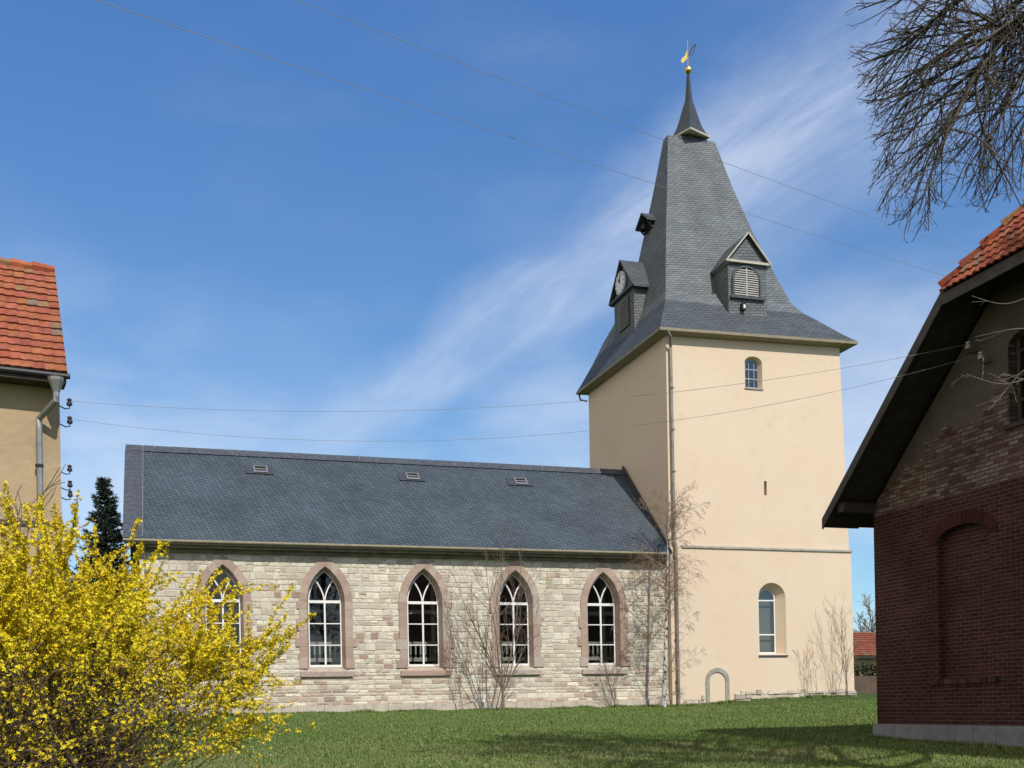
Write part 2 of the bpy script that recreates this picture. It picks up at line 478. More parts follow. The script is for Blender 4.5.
# ------------------------------------------------------------------ mesh helpers
class MB:
    """collects faces; build() links them as ONE mesh object"""

    def __init__(self):
        self.v, self.f, self.t, self.mi = [], [], [], []

    def face(self, pts, tint=None, mi=0):
        b = len(self.v)
        self.v.extend([tuple(map(float, p)) for p in pts])
        self.f.append(tuple(range(b, b + len(pts))))
        self.t.append(tint)
        self.mi.append(mi)

    def box(self, x0, x1, y0, y1, z0, z1, tint=None, mi=0):
        p = [(x, y, z) for z in (z0, z1) for y in (y0, y1) for x in (x0, x1)]
        self.hexa(p, tint, mi)

    def hexa(self, p, tint=None, mi=0):
        for q in ((0, 2, 3, 1), (4, 5, 7, 6), (0, 1, 5, 4), (2, 6, 7, 3), (0, 4, 6, 2), (1, 3, 7, 5)):
            self.face([p[i] for i in q], tint, mi)

    def bar(self, a, b, w, h, up=(0, 0, 1), tint=None, mi=0):
        a, b = np.array(a, float), np.array(b, float)
        d = (b - a) / np.linalg.norm(b - a)
        s = np.cross(d, up)
        s /= np.linalg.norm(s)
        u = np.cross(s, d)
        p = []
        for q in (a, b):
            p.append([q - s * w / 2 - u * h / 2, q + s * w / 2 - u * h / 2, q + s * w / 2 + u * h / 2, q - s * w / 2 + u * h / 2])
        A, B = p
        self.face(A[::-1], tint, mi)
        self.face(B, tint, mi)
        for i in range(4):
            j = (i + 1) % 4
            self.face([A[i], A[j], B[j], B[i]], tint, mi)

    def prism(self, pts, d, tint=None, mi=0):
        """closed outline (3-D points) pushed by vector d"""
        d = np.array(d, float)
        a = [np.array(p, float) for p in pts]
        b = [p + d for p in a]
        self.face(a[::-1], tint, mi)
        self.face(b, tint, mi)
        for i in range(len(a)):
            j = (i + 1) % len(a)
            self.face([a[i], a[j], b[j], b[i]], tint, mi)

    def tube(self, pts, r, sides=8, tint=None, mi=0, caps=True):
        pts = [np.array(p, float) for p in pts]
        rs = r if isinstance(r, (list, tuple)) else [r] * len(pts)
        rings, ref = [], None
        for i, p in enumerate(pts):
            d = pts[min(i + 1, len(pts) - 1)] - pts[max(i - 1, 0)]
            d /= np.linalg.norm(d)
            if ref is None:
                ref = np.array([1., 0, 0]) if abs(d[0]) < .8 else np.array([0, 1., 0])
            s = np.cross(d, ref)
            s /= np.linalg.norm(s)
            u = np.cross(s, d)
            ref = u if False else ref
            rings.append([p + rs[i] * (math.cos(k * 2 * math.pi / sides) * s + math.sin(k * 2 * math.pi / sides) * u) for k in range(sides)])
        for a, b in zip(rings, rings[1:]):
            for k in range(sides):
                j = (k + 1) % sides
                self.face([a[k], a[j], b[j], b[k]], tint, mi)
        if caps:
            self.face(rings[0][::-1], tint, mi)
            self.face(rings[-1], tint, mi)

    def ball(self, c, r, n=10, m=7, sq=1.0):
        c = np.array(c, float)

        def P(i, j):
            t, f = math.pi * j / m, 2 * math.pi * i / n
            return c + r * np.array([math.sin(t) * math.cos(f), math.sin(t) * math.sin(f), math.cos(t) * sq])
        for j in range(m):
            for i in range(n):
                if j == 0:
                    self.face([P(i, 0), P(i, 1), P(i + 1, 1)])
                elif j == m - 1:
                    self.face([P(i, j), P(i, m), P(i + 1, j)])
                else:
                    self.face([P(i, j), P(i, j + 1), P(i + 1, j + 1), P(i + 1, j)])

    def build(self, name, mats, parent=None, smooth=False):
        me = bpy.data.meshes.new(name)
        me.from_pydata(self.v, [], self.f)
        mats = mats if isinstance(mats, (list, tuple)) else [mats]
        for x in mats:
            me.materials.append(x)
        if any(self.mi):
            me.polygons.foreach_set('material_index', self.mi)
        if any(t is not None for t in self.t):
            a = me.attributes.new('tint', 'FLOAT_COLOR', 'FACE')
            arr = np.ones((len(self.f), 4), np.float32)
            for i, t in enumerate(self.t):
                if t is not None:
                    arr[i, :3] = t
            a.data.foreach_set('color', arr.ravel())
        uvs(me)
        o = bpy.data.objects.new(name, me)
        COL.objects.link(o)
        if parent:
            put(o, parent)
        if smooth:
            me.polygons.foreach_set('use_smooth', [True] * len(me.polygons))
        return o


def uvs(me):
    """UV in metres: u along the horizontal of each face, v up its slope"""
    l = me.uv_layers.new(name='UVMap')
    co_ = np.empty(len(me.vertices) * 3)
    me.vertices.foreach_get('co', co_)
    co_ = co_.reshape(-1, 3)
    out = np.zeros((len(me.loops), 2), np.float32)
    for p in me.polygons:
        n = np.array(p.normal)
        if abs(n[2]) > 0.999:
            u, v = np.array([1., 0, 0]), np.array([0, 1., 0])
        else:
            u = np.array([-n[1], n[0], 0])
            u /= np.linalg.norm(u)
            v = np.cross(n, u)
            if v[2] < 0:
                v = -v
        for li, vi in zip(p.loop_indices, p.vertices):
            c = co_[vi]
            out[li] = (c @ u, c @ v)
    l.data.foreach_set('uv', out.ravel())


def put(o, parent):
    """parent keeping the world placement (parents are only translated / z-rotated empties or identity meshes)"""
    o.parent = parent

    def world(q):
        if q.parent is None:
            return q.matrix_basis.copy()
        return world(q.parent) @ q.matrix_parent_inverse @ q.matrix_basis
    o.matrix_parent_inverse = world(parent).inverted()


def raw_mesh(name, verts, faces, mats, parent=None, tint=None):
    """fast mesh from numpy: verts (n,3), faces (m,k) all of one size"""
    me = bpy.data.meshes.new(name)
    k = faces.shape[1]
    me.vertices.add(len(verts))
    me.vertices.foreach_set('co', np.asarray(verts, np.float32).ravel())
    me.loops.add(faces.size)
    me.loops.foreach_set('vertex_index', faces.astype(np.int32).ravel())
    me.polygons.add(len(faces))
    me.polygons.foreach_set('loop_start', np.arange(0, faces.size, k, dtype=np.int32))
    me.polygons.foreach_set('loop_total', np.full(len(faces), k, np.int32))
    me.update(calc_edges=True)
    me.materials.append(mats)
    if tint is not None:
        a = me.attributes.new('tint', 'FLOAT_COLOR', 'FACE')
        arr = np.ones((len(faces), 4), np.float32)
        arr[:, :3] = tint
        a.data.foreach_set('color', arr.ravel())
    o = bpy.data.objects.new(name, me)
    COL.objects.link(o)
    if parent:
        put(o, parent)
    return o


def twigs(name, segs, material, parent=None, sides=4):
    """segs: list of (p0, r0, p1, r1); one mesh of tapered prisms"""
    A = np.array([s[0] for s in segs], float)
    B = np.array([s[2] for s in segs], float)
    ra = np.array([s[1] for s in segs])[:, None, None]
    rb = np.array([s[3] for s in segs])[:, None, None]
    d = B - A
    d /= np.maximum(np.linalg.norm(d, axis=1, keepdims=True), 1e-9)
    ref = np.where(np.abs(d[:, :1]) < 0.7, np.array([[1., 0, 0]]), np.array([[0, 1., 0]]))
    s = np.cross(d, ref)
    s /= np.linalg.norm(s, axis=1, keepdims=True)
    u = np.cross(s, d)
    an = np.arange(sides) * 2 * math.pi / sides
    ring = np.cos(an)[None, :, None] * s[:, None, :] + np.sin(an)[None, :, None] * u[:, None, :]
    va = A[:, None, :] + ring * ra
    vb = B[:, None, :] + ring * rb
    V = np.concatenate([va, vb], axis=1).reshape(-1, 3)
    base = (np.arange(len(segs)) * 2 * sides)[:, None, None]
    k = np.arange(sides)
    q = np.stack([k, (k + 1) % sides, (k + 1) % sides + sides, k + sides], axis=1)[None]
    Fc = (base + q).reshape(-1, 4)
    return raw_mesh(name, V, Fc, material, parent)


def tag(o, label, cat, group=None, kind=None):
    o['label'] = label
    if cat:
        o['category'] = cat
    if group:
        o['group'] = group
    if kind:
        o['kind'] = kind
    return o


def thing(name, label, cat, loc=(0, 0, 0), group=None):
    o = bpy.data.objects.new(name, None)
    o.location = loc
    o.empty_display_size = 0.3
    COL.objects.link(o)
    return tag(o, label, cat, group)


def sheet_with_holes(mb, outer, holes, to3, mi=0):
    """fills a 2-D outline with holes cut; to3 maps (a, b) to a point"""
    bm = bmesh.new()
    edges = []
    for loop in [outer] + holes:
        vs = [bm.verts.new((a, b, 0)) for a, b in loop]
        for i in range(len(vs)):
            edges.append(bm.edges.new((vs[i], vs[(i + 1) % len(vs)])))
    bmesh.ops.triangle_fill(bm, use_beauty=True, use_dissolve=False, edges=edges)
    for f in bm.faces:
        mb.face([to3(v.co.x, v.co.y) for v in f.verts], mi=mi)
    bm.free()


def pointed(x, w, zs, za, n=7):
    """pointed-arch curve, left springing to apex to right springing"""
    h = za - zs
    R = (w * w + h * h) / (2 * w)
    a1 = math.atan2(h, R - w)
    L_ = [(x - w + R - R * math.cos(a1 * k / n), zs + R * math.sin(a1 * k / n)) for k in range(n + 1)]
    return L_ + [(2 * x - a, b) for a, b in L_[-2::-1]]


def rounded(x, w, zs, za, n=10):
    return [(x - w * math.cos(math.pi * k / n), zs + (za - zs) * math.sin(math.pi * k / n)) for k in range(n + 1)]


def opening(arch, zb):
    return [(arch[0][0], zb)] + arch + [(arch[-1][0], zb)]


def gz(x, y):
    """ground height"""
    def ss(a, b, v):
        t = np.clip((v - a) / (b - a), 0, 1)
        return t * t * (3 - 2 * t)
    x, y = np.asarray(x, float), np.asarray(y, float)
    z = 0.11 + 0.030 * np.clip(y, -10, 45)
    z = z + 0.30 * ss(21, 30, x) * ss(32, 46, y) + 0.30 * ss(45, 62, y) * ss(10, 30, x)
    z = z + 0.03 * np.sin(x * 0.7 + 1.3) * np.sin(y * 0.55) * ss(48, 40, y) if False else z
    return z


rng = np.random.default_rng(7)
random.seed(7)

# ------------------------------------------------------------------ ground
xs = np.unique(np.concatenate([np.linspace(-500, -40, 12), np.linspace(-40, 80, 61), np.linspace(80, 600, 12)]))
ys = np.unique(np.concatenate([np.linspace(-300, -20, 8), np.linspace(-20, 100, 81), np.linspace(100, 900, 14)]))
GX, GY = np.meshgrid(xs, ys)
GV = np.stack([GX, GY, gz(GX, GY)], -1).reshape(-1, 3)
nx, ny = len(xs), len(ys)
ii = (np.arange(ny - 1)[:, None] * nx + np.arange(nx - 1)[None]).ravel()
g = raw_mesh('ground', GV, np.stack([ii, ii + 1, ii + nx + 1, ii + nx], 1), MT['ground'])
tag(g, 'short green churchyard lawn rising gently towards the church', 'lawn', kind='structure')

# ------------------------------------------------------------------ church
NX0, NX1, NY = -0.9, 21.9, 45.22       # nave wall
TX0, TX1, TY0, TY1 = 21.9, 31.42, 45.0, 54.5
church = thing('church', 'rubble stone church with slate roof and tall cream tower', 'church', (11, 50, 1.45))
WZ0, WZS, WZA, WW = 3.38, 6.10, 7.42, 0.68
wins = [2.26, 6.36, 10.53, 14.60, 18.72]

# nave wall, with openings
mb = MB()
front_holes = [opening(pointed(x, WW + 0.10, WZS, WZA + 0.12), WZ0 - 0.08) for x in wins]
outer = [(NX0, 0.9), (NX1, 0.9), (NX1, 8.30), (NX0, 8.30)]
sheet_with_holes(mb, outer, front_holes, lambda a, b: (a, NY, b))
mb.face([(NX0, NY, 0.9), (NX0, NY, 8.3), (NX0, 50.1, 13.05), (NX0, 55.0, 8.3), (NX0, 55.0, 0.9)])
mb.face([(NX0, 55.0, 0.9), (NX0, 55.0, 8.3), (NX1, 55.0, 8.3), (NX1, 55.0, 0.9)])
nave_wall = mb.build('nave_wall', MT['mortar'], church)
# interior shell
mb = MB()
sheet_with_holes(mb, [(NX0 + .5, 1.2), (NX1 - .1, 1.2), (NX1 - .1, 8.2), (NX0 + .5, 8.2)], [opening(pointed(x, WW + 0.16, WZS, WZA + 0.1), WZ0 - 0.12) for x in wins], lambda a, b: (a, NY + 0.75, b))
mb.face([(NX0 + .5, 46, 8.2), (NX1 - .1, 46, 8.2), (NX1 - .1, 54.4, 8.2), (NX0 + .5, 54.4, 8.2)])
mb.face([(NX0 + .5, 54.4, 1.2), (NX1 - .1, 54.4, 1.2), (NX1 - .1, 54.4, 8.2), (NX0 + .5, 54.4, 8.2)])
mb.face([(NX0 + .5, 46, 1.2), (NX0 + .5, 54.4, 1.2), (NX0 + .5, 54.4, 8.2), (NX0 + .5, 46, 8.2)])
mb.face([(NX1 - .1, 46, 1.2), (NX1 - .1, 54.4, 1.2), (NX1 - .1, 54.4, 8.2), (NX1 - .1, 46, 8.2)])
mb.build('interior_wall', MT['inside'], church)
mb = MB()
mb.box(NX0 + .5, NX1 - .1, 46, 54.4, 1.5, 1.6)
mb.build('floor', MT['floorwood'], church)
mb = MB()
for z, h in ((5.74, 0.17), (4.40, 0.12), (3.66, 0.16)):
    mb.box(NX0 + 1, NX1 - .6, 46.8, 46.92, z, z + h)
for x in np.arange(NX0 + 1, NX1 - .6, 0.22):
    mb.box(x, x + 0.07, 46.82, 46.89, 3.82, 4.41)
for x in np.arange(NX0 + 2, NX1 - 1, 2.03):
    mb.box(x, x + 0.16, 47.0, 47.16, 1.6, 8.1)
mb.build('gallery', MT['gallery'], church)

# rubble stones laid over the mortar
def stone_tint(z):
    r = random.random()
    low = z < 3.15
    if low and r < 0.42:
        c = random.choice([(0.46, 0.355, 0.28), (0.48, 0.385, 0.30), (0.42, 0.33, 0.265), (0.51, 0.42, 0.335)])
    elif r < 0.03:
        c = random.choice([(0.44, 0.33, 0.25), (0.40, 0.28, 0.22), (0.46, 0.34, 0.20)])
    elif r < 0.28:
        c = random.choice([(0.53, 0.475, 0.37), (0.49, 0.44, 0.345), (0.56, 0.485, 0.37)])
    else:
        c = random.choice([(0.66, 0.60, 0.475), (0.62, 0.555, 0.435), (0.70, 0.645, 0.52), (0.64, 0.59, 0.48), (0.58, 0.535, 0.425)])
    k = random.uniform(0.9, 1.08)
    return tuple(x * k for x in c)


def win_half(z):
    """half width blocked by a window surround at height z"""
    if z < 2.95 or z > 7.8:
        return 0.0
    if z < WZS:
        return WW + 0.22
    h, w = WZA + 0.28 - WZS, WW + 0.22
    R = (w * w + h * h) / (2 * w)
    q = R * R - (z - WZS) ** 2
    return max(0.0, w - R + math.sqrt(max(q, 0)))


mb = MB()


def stone(x0, x1, z0, z1):
    g_ = 0.013
    j = lambda s=0.022: random.uniform(-s, s)
    o = [(x0 + g_ + j(), z0 + g_ + j()), (x1 - g_ + j(), z0 + g_ + j()), (x1 - g_ + j(), z1 - g_ + j()), (x0 + g_ + j(), z1 - g_ + j())]
    cx_, cz_ = (x0 + x1) / 2, (z0 + z1) / 2
    p = random.uniform(0.008, 0.024)
    k = random.uniform(0.018, 0.03)
    i_ = [(a + math.copysign(k, cx_ - a), b + math.copysign(k, cz_ - b)) for a, b in o]
    t = stone_tint(z0)
    O3 = [(a, NY, b) for a, b in o]
    I3 = [(a, NY - p + random.uniform(-.006, .006), b) for a, b in i_]
    mb.face(I3, t)
    for q in range(4):
        r_ = (q + 1) % 4
        mb.face([O3[q], O3[r_], I3[r_], I3[q]], t)


z = 1.62
while z < 8.0:
    h = random.uniform(0.17, 0.31) if z > 3.1 else random.uniform(0.13, 0.25)
    zt = min(z + h, 8.0)
    hw = max(win_half(z + 0.02), win_half(zt - 0.02))
    cuts = [NX0 + 0.01]
    for x in wins:
        if hw > 0.02:
            cuts += [x - hw, x + hw]
    cuts.append(NX1 - 0.05)
    for a, b in zip(cuts[0::2], cuts[1::2]):
        x = a
        while x < b - 0.01:
            w = random.uniform(0.18, 0.48) if z > 3.1 else random.uniform(0.2, 0.62)
            x1 = x + w
            if b - x1 < 0.14:
                x1 = b
            if h > 0.2 and random.random() < 0.3 and x1 - x < 0.36:
                m_ = z + h * random.uniform(0.4, 0.6)
                stone(x, x1, z, m_)
                stone(x, x1, m_, zt)
            else:
                stone(x, x1, z, zt)
            x = x1
    z = zt
mb.build('rubble_stones', MT['stone'], nave_wall)
# stepped pale base course and quoins at the left corner
mb = MB()
x = NX0 - 0.05
while x < NX1 - 0.06:
    w = min(random.uniform(0.5, 1.1), NX1 - 0.05 - x)
    mb.box(x, x + w - 0.012, NY - random.uniform(0.10, 0.13), NY + 0.05, 1.0, 1.80 + random.uniform(-.02, .02))
    x += w
mb.build('base_course', MT['paletrim'], church)
mb = MB()
mb.box(NX0 - .06, NX1 - .1, NY - 0.16, NY + 0.02, 7.98, 8.12)
mb.box(NX0 - .06, NX1 - .1, NY - 0.42, NY + 0.02, 8.123, 8.34)
mb.build('cornice', MT['olivedark'], church)

# pointed windows
RED = [(0.42, 0.305, 0.245), (0.395, 0.285, 0.23), (0.45, 0.345, 0.285), (0.41, 0.315, 0.265), (0.37, 0.27, 0.22), (0.44, 0.37, 0.305)]
for wi, x in enumerate(wins):
    mb = MB()
    yf, yg = NY - 0.062, NY + 0.36
    ao = pointed(x, WW + 0.42, WZS, WZA + 0.50, 6)
    ai = pointed(x, WW + 0.10, WZS, WZA + 0.12, 6)
    ag = pointed(x, WW, WZS, WZA, 6)
    for k in range(12):
        t = random.choice(RED)
        f3 = [(ao[k][0], yf, ao[k][1]), (ao[k + 1][0], yf, ao[k + 1][1]), (ai[k + 1][0], yf, ai[k + 1][1]), (ai[k][0], yf, ai[k][1])]
        mb.face(f3, t)
        mb.face([(ai[k][0], yf, ai[k][1]), (ai[k + 1][0], yf, ai[k + 1][1]), (ag[k + 1][0], yg, ag[k + 1][1]), (ag[k][0], yg, ag[k][1])], t)
        mb.face([(ao[k][0], yf, ao[k][1]), (ao[k][0], NY + .02, ao[k][1]), (ao[k + 1][0], NY + .02, ao[k + 1][1]), (ao[k + 1][0], yf, ao[k + 1][1])], t)
    for sgn in (-1, 1):
        zz, q = WZ0 - 0.06, 0
        while zz < WZS - 0.01:
            h = min(random.uniform(0.32, 0.5), WZS - zz)
            if WZS - zz - h < 0.2:
                h = WZS - zz
            t = random.choice(RED)
            wo = WW + (0.42 if q % 2 else 0.42 + random.uniform(0.0, 0.16))
            xi, xo, xg = x + sgn * (WW + 0.10), x + sgn * wo, x + sgn * WW
            mb.face([(xi, yf, zz), (xo, yf, zz), (xo, yf, zz + h - .006), (xi, yf, zz + h - .006)], t)
            mb.face([(xi, yf, zz), (xi, yf, zz + h), (xg, yg, zz + h), (xg, yg, zz)], t)
            mb.face([(xo, yf, zz), (xo, NY + .02, zz), (xo, NY + .02, zz + h - .006), (xo, yf, zz + h - .006)], t)
            mb.face([(xi, yf, zz + h - .006), (xo, yf, zz + h - .006), (xo, NY + .02, zz + h - .006), (xi, NY + .02, zz + h - .006)], t)
            zz += h
            q += 1
    t = random.choice(RED)
    sx = WW + 0.40                                        # sloping sill
    prof = [(NY - 0.11, WZ0 - 0.40), (NY - 0.11, WZ0 - 0.20), (yg, WZ0), (yg, WZ0 - 0.40)]
    mb.prism([(x - sx, a, b) for a, b in prof], (2 * sx, 0, 0), t)
    win = mb.build('window', MT['sandstone'], church)
    # white frame and tracery
    mb = MB()
    y0, y1 = yg - 0.03, yg + 0.03
    for k in range(12):
        ia = pointed(x, WW - 0.045, WZS, WZA - 0.075, 6)
        mb.prism([(ag[k][0], y0, ag[k][1]), (ag[k + 1][0], y0, ag[k + 1][1]), (ia[k + 1][0], y0, ia[k + 1][1]), (ia[k][0], y0, ia[k][1])], (0, 0.06, 0))
    mb.box(x - WW, x - WW + 0.045, y0, y1, WZ0, WZS)
    mb.box(x + WW - 0.045, x + WW, y0, y1, WZ0, WZS)
    mb.box(x - WW, x + WW, y0 - .004, y1, WZ0, WZ0 + 0.10)
    mb.box(x - WW, x + WW, y0 - .012, y1 + .01, WZS - 0.05, WZS + 0.065)
    mb.box(x - 0.036, x + 0.036, y0 - .008, y1, WZ0 + .101, WZS - .051)
    for zt in (4.30, 5.20):
        mb.box(x - WW + .046, x + WW - .046, y0 + .006, y1, zt - 0.021, zt + 0.021)
    for sgn in (-1, 1):
        pts = []
        for k in range(7):
            a = k / 6
            pts.append((x + sgn * (0.015 + 0.36 * a ** 1.7), yg, WZS + 0.07 + 0.86 * a))
        for a, b in zip(pts, pts[1:]):
            mb.bar(a, b, 0.055, 0.05, up=(0, 1, 0))
    mb.build('frame', MT['white'], win)
    mb = MB()
    mb.face([(a, yg + 0.012, b) for a, b in opening(ag, WZ0)])
    mb.build('pane', MT['glass'], win)

# nave roof
RX0, RX1 = -1.47, 21.93
EY, EZ, RY, RZ = 44.70, 8.42, 50.10, 13.22
mb = MB()
def slab(p0, p1, q1, q0, th):
    """roof slab: eave p0->p1, ridge q0->q1, thickness th downward"""
    d = (0, 0, -th)
    mb.prism([p0, p1, q1, q0], d)
slab((RX0, EY, EZ), (RX1, EY, EZ), (RX1, RY, RZ), (RX0, RY, RZ), 0.10)
slab((RX0, 2 * RY - EY, EZ), (RX1, 2 * RY - EY, EZ), (RX1, RY, RZ), (RX0, RY, RZ), 0.10)
nave_roof = mb.build('nave_roof', MT['slate_nave'], church)
sl = np.array([0, RY - EY, RZ - EZ]); sl /= np.linalg.norm(sl)
nn = np.array([0, -sl[2], sl[1]])
def on_roof(x, s, h=0.0):
    return np.array([x, EY, EZ]) + sl * s + nn * h
LEN = math.hypot(RY - EY, RZ - EZ)
mb = MB()                                                   # ridge course of larger slates
x = RX0
while x < RX1 - 0.05:
    w = min(0.6, RX1 - x)
    mb.prism([on_roof(x, LEN - 0.42, 0.02), on_roof(x + w - .01, LEN - 0.42, 0.02), on_roof(x + w - .01, LEN + 0.04, 0.045), on_roof(x, LEN + 0.04, 0.045)], nn * 0.03)
    x += w
for s0 in np.arange(0, LEN - 0.5, 0.33):
    mb.prism([on_roof(RX0 - .02, s0, 0.01), on_roof(RX0 + .7, s0, 0.01), on_roof(RX0 + .7, s0 + .32, 0.01), on_roof(RX0 - .02, s0 + .32, 0.01)], nn * 0.02)
mb.build('slate_edging', MT['slate_edge'], nave_roof)
for sxp in (4.14, 10.95, 16.16):                            # three roof lights
    s0 = (12.05 - EZ) / sl[2]
    m2 = MB()
    m2.prism([on_roof(sxp - .65, s0 - .16, .03), on_roof(sxp + .55, s0 - .16, .03), on_roof(sxp + .55, s0 + .5, .03), on_roof(sxp - .65, s0 + .5, .03)], nn * .02, mi=0)
    for a, b, c, d in ((-.30, .30, -.10, .02), (-.30, .30, .40, .45), (-.30, -.24, .021, .399), (.24, .30, .021, .399)):
        m2.prism([on_roof(sxp + a, s0 + c, .055), on_roof(sxp + b, s0 + c, .055), on_roof(sxp + b, s0 + d, .055), on_roof(sxp + a, s0 + d, .055)], nn * .05, mi=1)
    m2.bar(on_roof(sxp - .23, s0 + .21, .08), on_roof(sxp + .23, s0 + .21, .08), .03, .03, mi=1)
    m2.prism([on_roof(sxp - .235, s0 + .03, .056), on_roof(sxp + .235, s0 + .03, .056), on_roof(sxp + .235, s0 + .39, .056), on_roof(sxp - .235, s0 + .39, .056)], nn * .01, mi=2)
    m2.build('skylight', [MT['slate_dark'], MT['zinc'], MT['dark']], nave_roof)
mb = MB()                                                   # lightning conductor
mb.tube([on_roof(RX0 + .72, 0.05, .06), on_roof(RX0 + .72, LEN, .08), on_roof(RX0 + .72, LEN + .06, .12)], 0.018, 5)
mb.tube([(RX0 + .72, EY - .02, EZ + .02), (RX0 + .76, NY - .2, 7.9), (RX0 + .78, NY - .09, 7.6), (RX0 + .78, NY - .09, 1.3)], 0.02, 5)
mb.build('lightning_rod', MT['zinc'], church)
for xx in (3.0, 8.7, 13.2, 17.6, 20.6):
    mb = MB()
    mb.tube([on_roof(xx, LEN - .4, .06), on_roof(xx, LEN + .1, .09)], .02, 5)
    mb.build('ridge_hook', MT['zinc'], nave_roof)
mb = MB()                                                   # half-round gutter
mb.tube([(RX0, EY - .06, EZ - .08), (NX1 - .15, EY - .06, EZ - .08)], 0.06, 10)
mb.box(RX0 + .02, NX1 - .15, EY - .02, EY + .03, EZ - .20, EZ - .03)
mb.build('gutter', MT['olive'], church)
mb = MB()                                                   # slated upstand along the tower
for k in range(12):
    a, b = LEN * k / 12, LEN * (k + 1) / 12
    mb.prism([on_roof(NX1 - .03, a, .0), on_roof(NX1 - .03, b, .0), on_roof(NX1 - .03, b, .10 + .22 * (k + 1) / 12), on_roof(NX1 - .03, a, .10 + .22 * k / 12)], (-.05, 0, 0))
mb.build('flashing', MT['slate_dark'], church)

# tower
mb = MB()
LX, HX = 26.42, 27.12
lw_front = opening(rounded(27.12, 0.73, 6.45, 7.16), 3.80)
uw_front = opening(rounded(26.42, 0.46, 17.42, 17.72), 16.22)
slit = [(26.86, 11.25), (27.00, 11.25), (27.00, 11.92), (26.86, 11.92)]
ZL = 8.70
XTL, XTR = 21.95, 31.10
sheet_with_holes(mb, [(21.93, ZL), (31.43, ZL), (XTR, 18.62), (XTL, 18.45)], [uw_front, slit], lambda a, b: (a, TY0, b))
sheet_with_holes(mb, [(21.90, 0.9), (31.53, 0.9), (31.47, ZL), (21.90, ZL)], [lw_front], lambda a, b: (a, TY0 - 0.07, b))
mb.face([(21.93, TY0, ZL), (XTL, TY0, 18.45), (XTL, TY1, 18.45), (21.93, TY1, ZL)])
mb.face([(21.90, TY0 - .07, .9), (21.90, TY0 - .07, ZL), (21.90, TY1 + .05, ZL), (21.90, TY1 + .05, .9)])
mb.face([(31.43, TY0, ZL), (XTR, TY0, 18.45), (XTR, TY1, 18.45), (31.43, TY1, ZL)])
mb.face([(31.53, TY0 - .07, .9), (31.47, TY0 - .07, ZL), (31.47, TY1 + .05, ZL), (31.53, TY1 + .05, .9)])
mb.face([(21.93, TY1, ZL), (31.43, TY1, ZL), (XTR, TY1, 18.45), (XTL, TY1, 18.45)])
mb.face([(21.90, TY1 + .05, .9), (31.53, TY1 + .05, .9), (31.47, TY1 + .05, ZL), (21.90, TY1 + .05, ZL)])
for hole, y, dep, inner in ((lw_front, TY0 - .07, 0.47, opening(rounded(27.05, 0.46, 6.46, 6.92), 3.86)),
                            (uw_front, TY0, 0.27, opening(rounded(26.42, 0.37, 17.35, 17.62), 16.28)),
                            (slit, TY0, 0.4, slit)):
    n = len(hole)
    for i in range(n):
        a, b, c, d = hole[i], hole[(i + 1) % n], inner[(i + 1) % n], inner[i]
        mb.face([(a[0], y, a[1]), (b[0], y, b[1]), (c[0], y + dep, c[1]), (d[0], y + dep, d[1])])
mb.face([(a, TY0 + .4, b) for a, b in slit], mi=1)
mb.build('tower_wall', [MT['plaster'], MT['dark']], church)
mb = MB()
mb.prism([(22.5, TY0 - .13, ZL - .02), (22.5, TY0 - .13, ZL + .05), (22.5, TY0 + .01, ZL + .12), (22.5, TY0 + .01, ZL - .02)], (9.03, 0, 0))
mb.build('string_course', MT['greystone'], church)


def tower_window(x, w, zs, za, zb, y, bars, mull, sill):
    m_ = MB()
    ar = rounded(x, w, zs, za)
    ar2 = rounded(x, w - .05, zs, za - .05)
    for k in range(10):
        m_.prism([(ar[k][0], y, ar[k][1]), (ar[k + 1][0], y, ar[k + 1][1]), (ar2[k + 1][0], y, ar2[k + 1][1]), (ar2[k][0], y, ar2[k][1])], (0, .05, 0))
    m_.box(x - w, x - w + .05, y, y + .05, zb, zs)
    m_.box(x + w - .05, x + w, y, y + .05, zb, zs)
    m_.box(x - w, x + w, y - .004, y + .05, zb, zb + .06)
    for z_ in bars:
        m_.box(x - w + .051, x + w - .051, y + .003, y + .05, z_ - .03, z_ + .03)
    for x_ in mull:
        m_.box(x_ - .018, x_ + .018, y + .006, y + .05, zb + .06, zs + .1)
    return m_, ar


m_, ar = tower_window(27.05, 0.46, 6.46, 6.92, 3.86, TY0 + .33, (4.75, 6.36), (), True)
sb = MB()
sb.prism([(26.45, TY0 + .36, 3.80), (27.80, TY0 + .36, 3.80), (27.90, TY0 - .13, 3.70), (26.35, TY0 - .13, 3.70)], (0, 0, .055))
tw = sb.build('tower_window', MT['slate_edge'], church)
m_.build('frame', MT['white'], tw)
pb = MB()
pb.face([(a, TY0 + .37, b) for a, b in opening(ar, 3.86)])
pb.build('pane', MT['glass'], tw)
m_, ar = tower_window(26.42, 0.37, 17.35, 17.62, 16.28, TY0 + .20, (16.72, 17.16), (26.28, 26.56), True)
sb = MB()
sb.box(25.93, 26.9, TY0 - .05, TY0 + .24, 16.17, 16.23)
tw = sb.build('tower_window', MT['greystone'], church)
m_.build('frame', MT['zinc'], tw)
pb = MB()
pb.face([(a, TY0 + .23, b) for a, b in opening(ar, 16.28)])
pb.build('pane', MT['glass'], tw)
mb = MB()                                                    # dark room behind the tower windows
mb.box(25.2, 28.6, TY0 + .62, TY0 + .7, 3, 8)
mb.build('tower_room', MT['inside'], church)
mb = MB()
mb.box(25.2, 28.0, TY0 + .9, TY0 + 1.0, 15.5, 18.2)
mb.build('tower_room', MT['dark'], church)

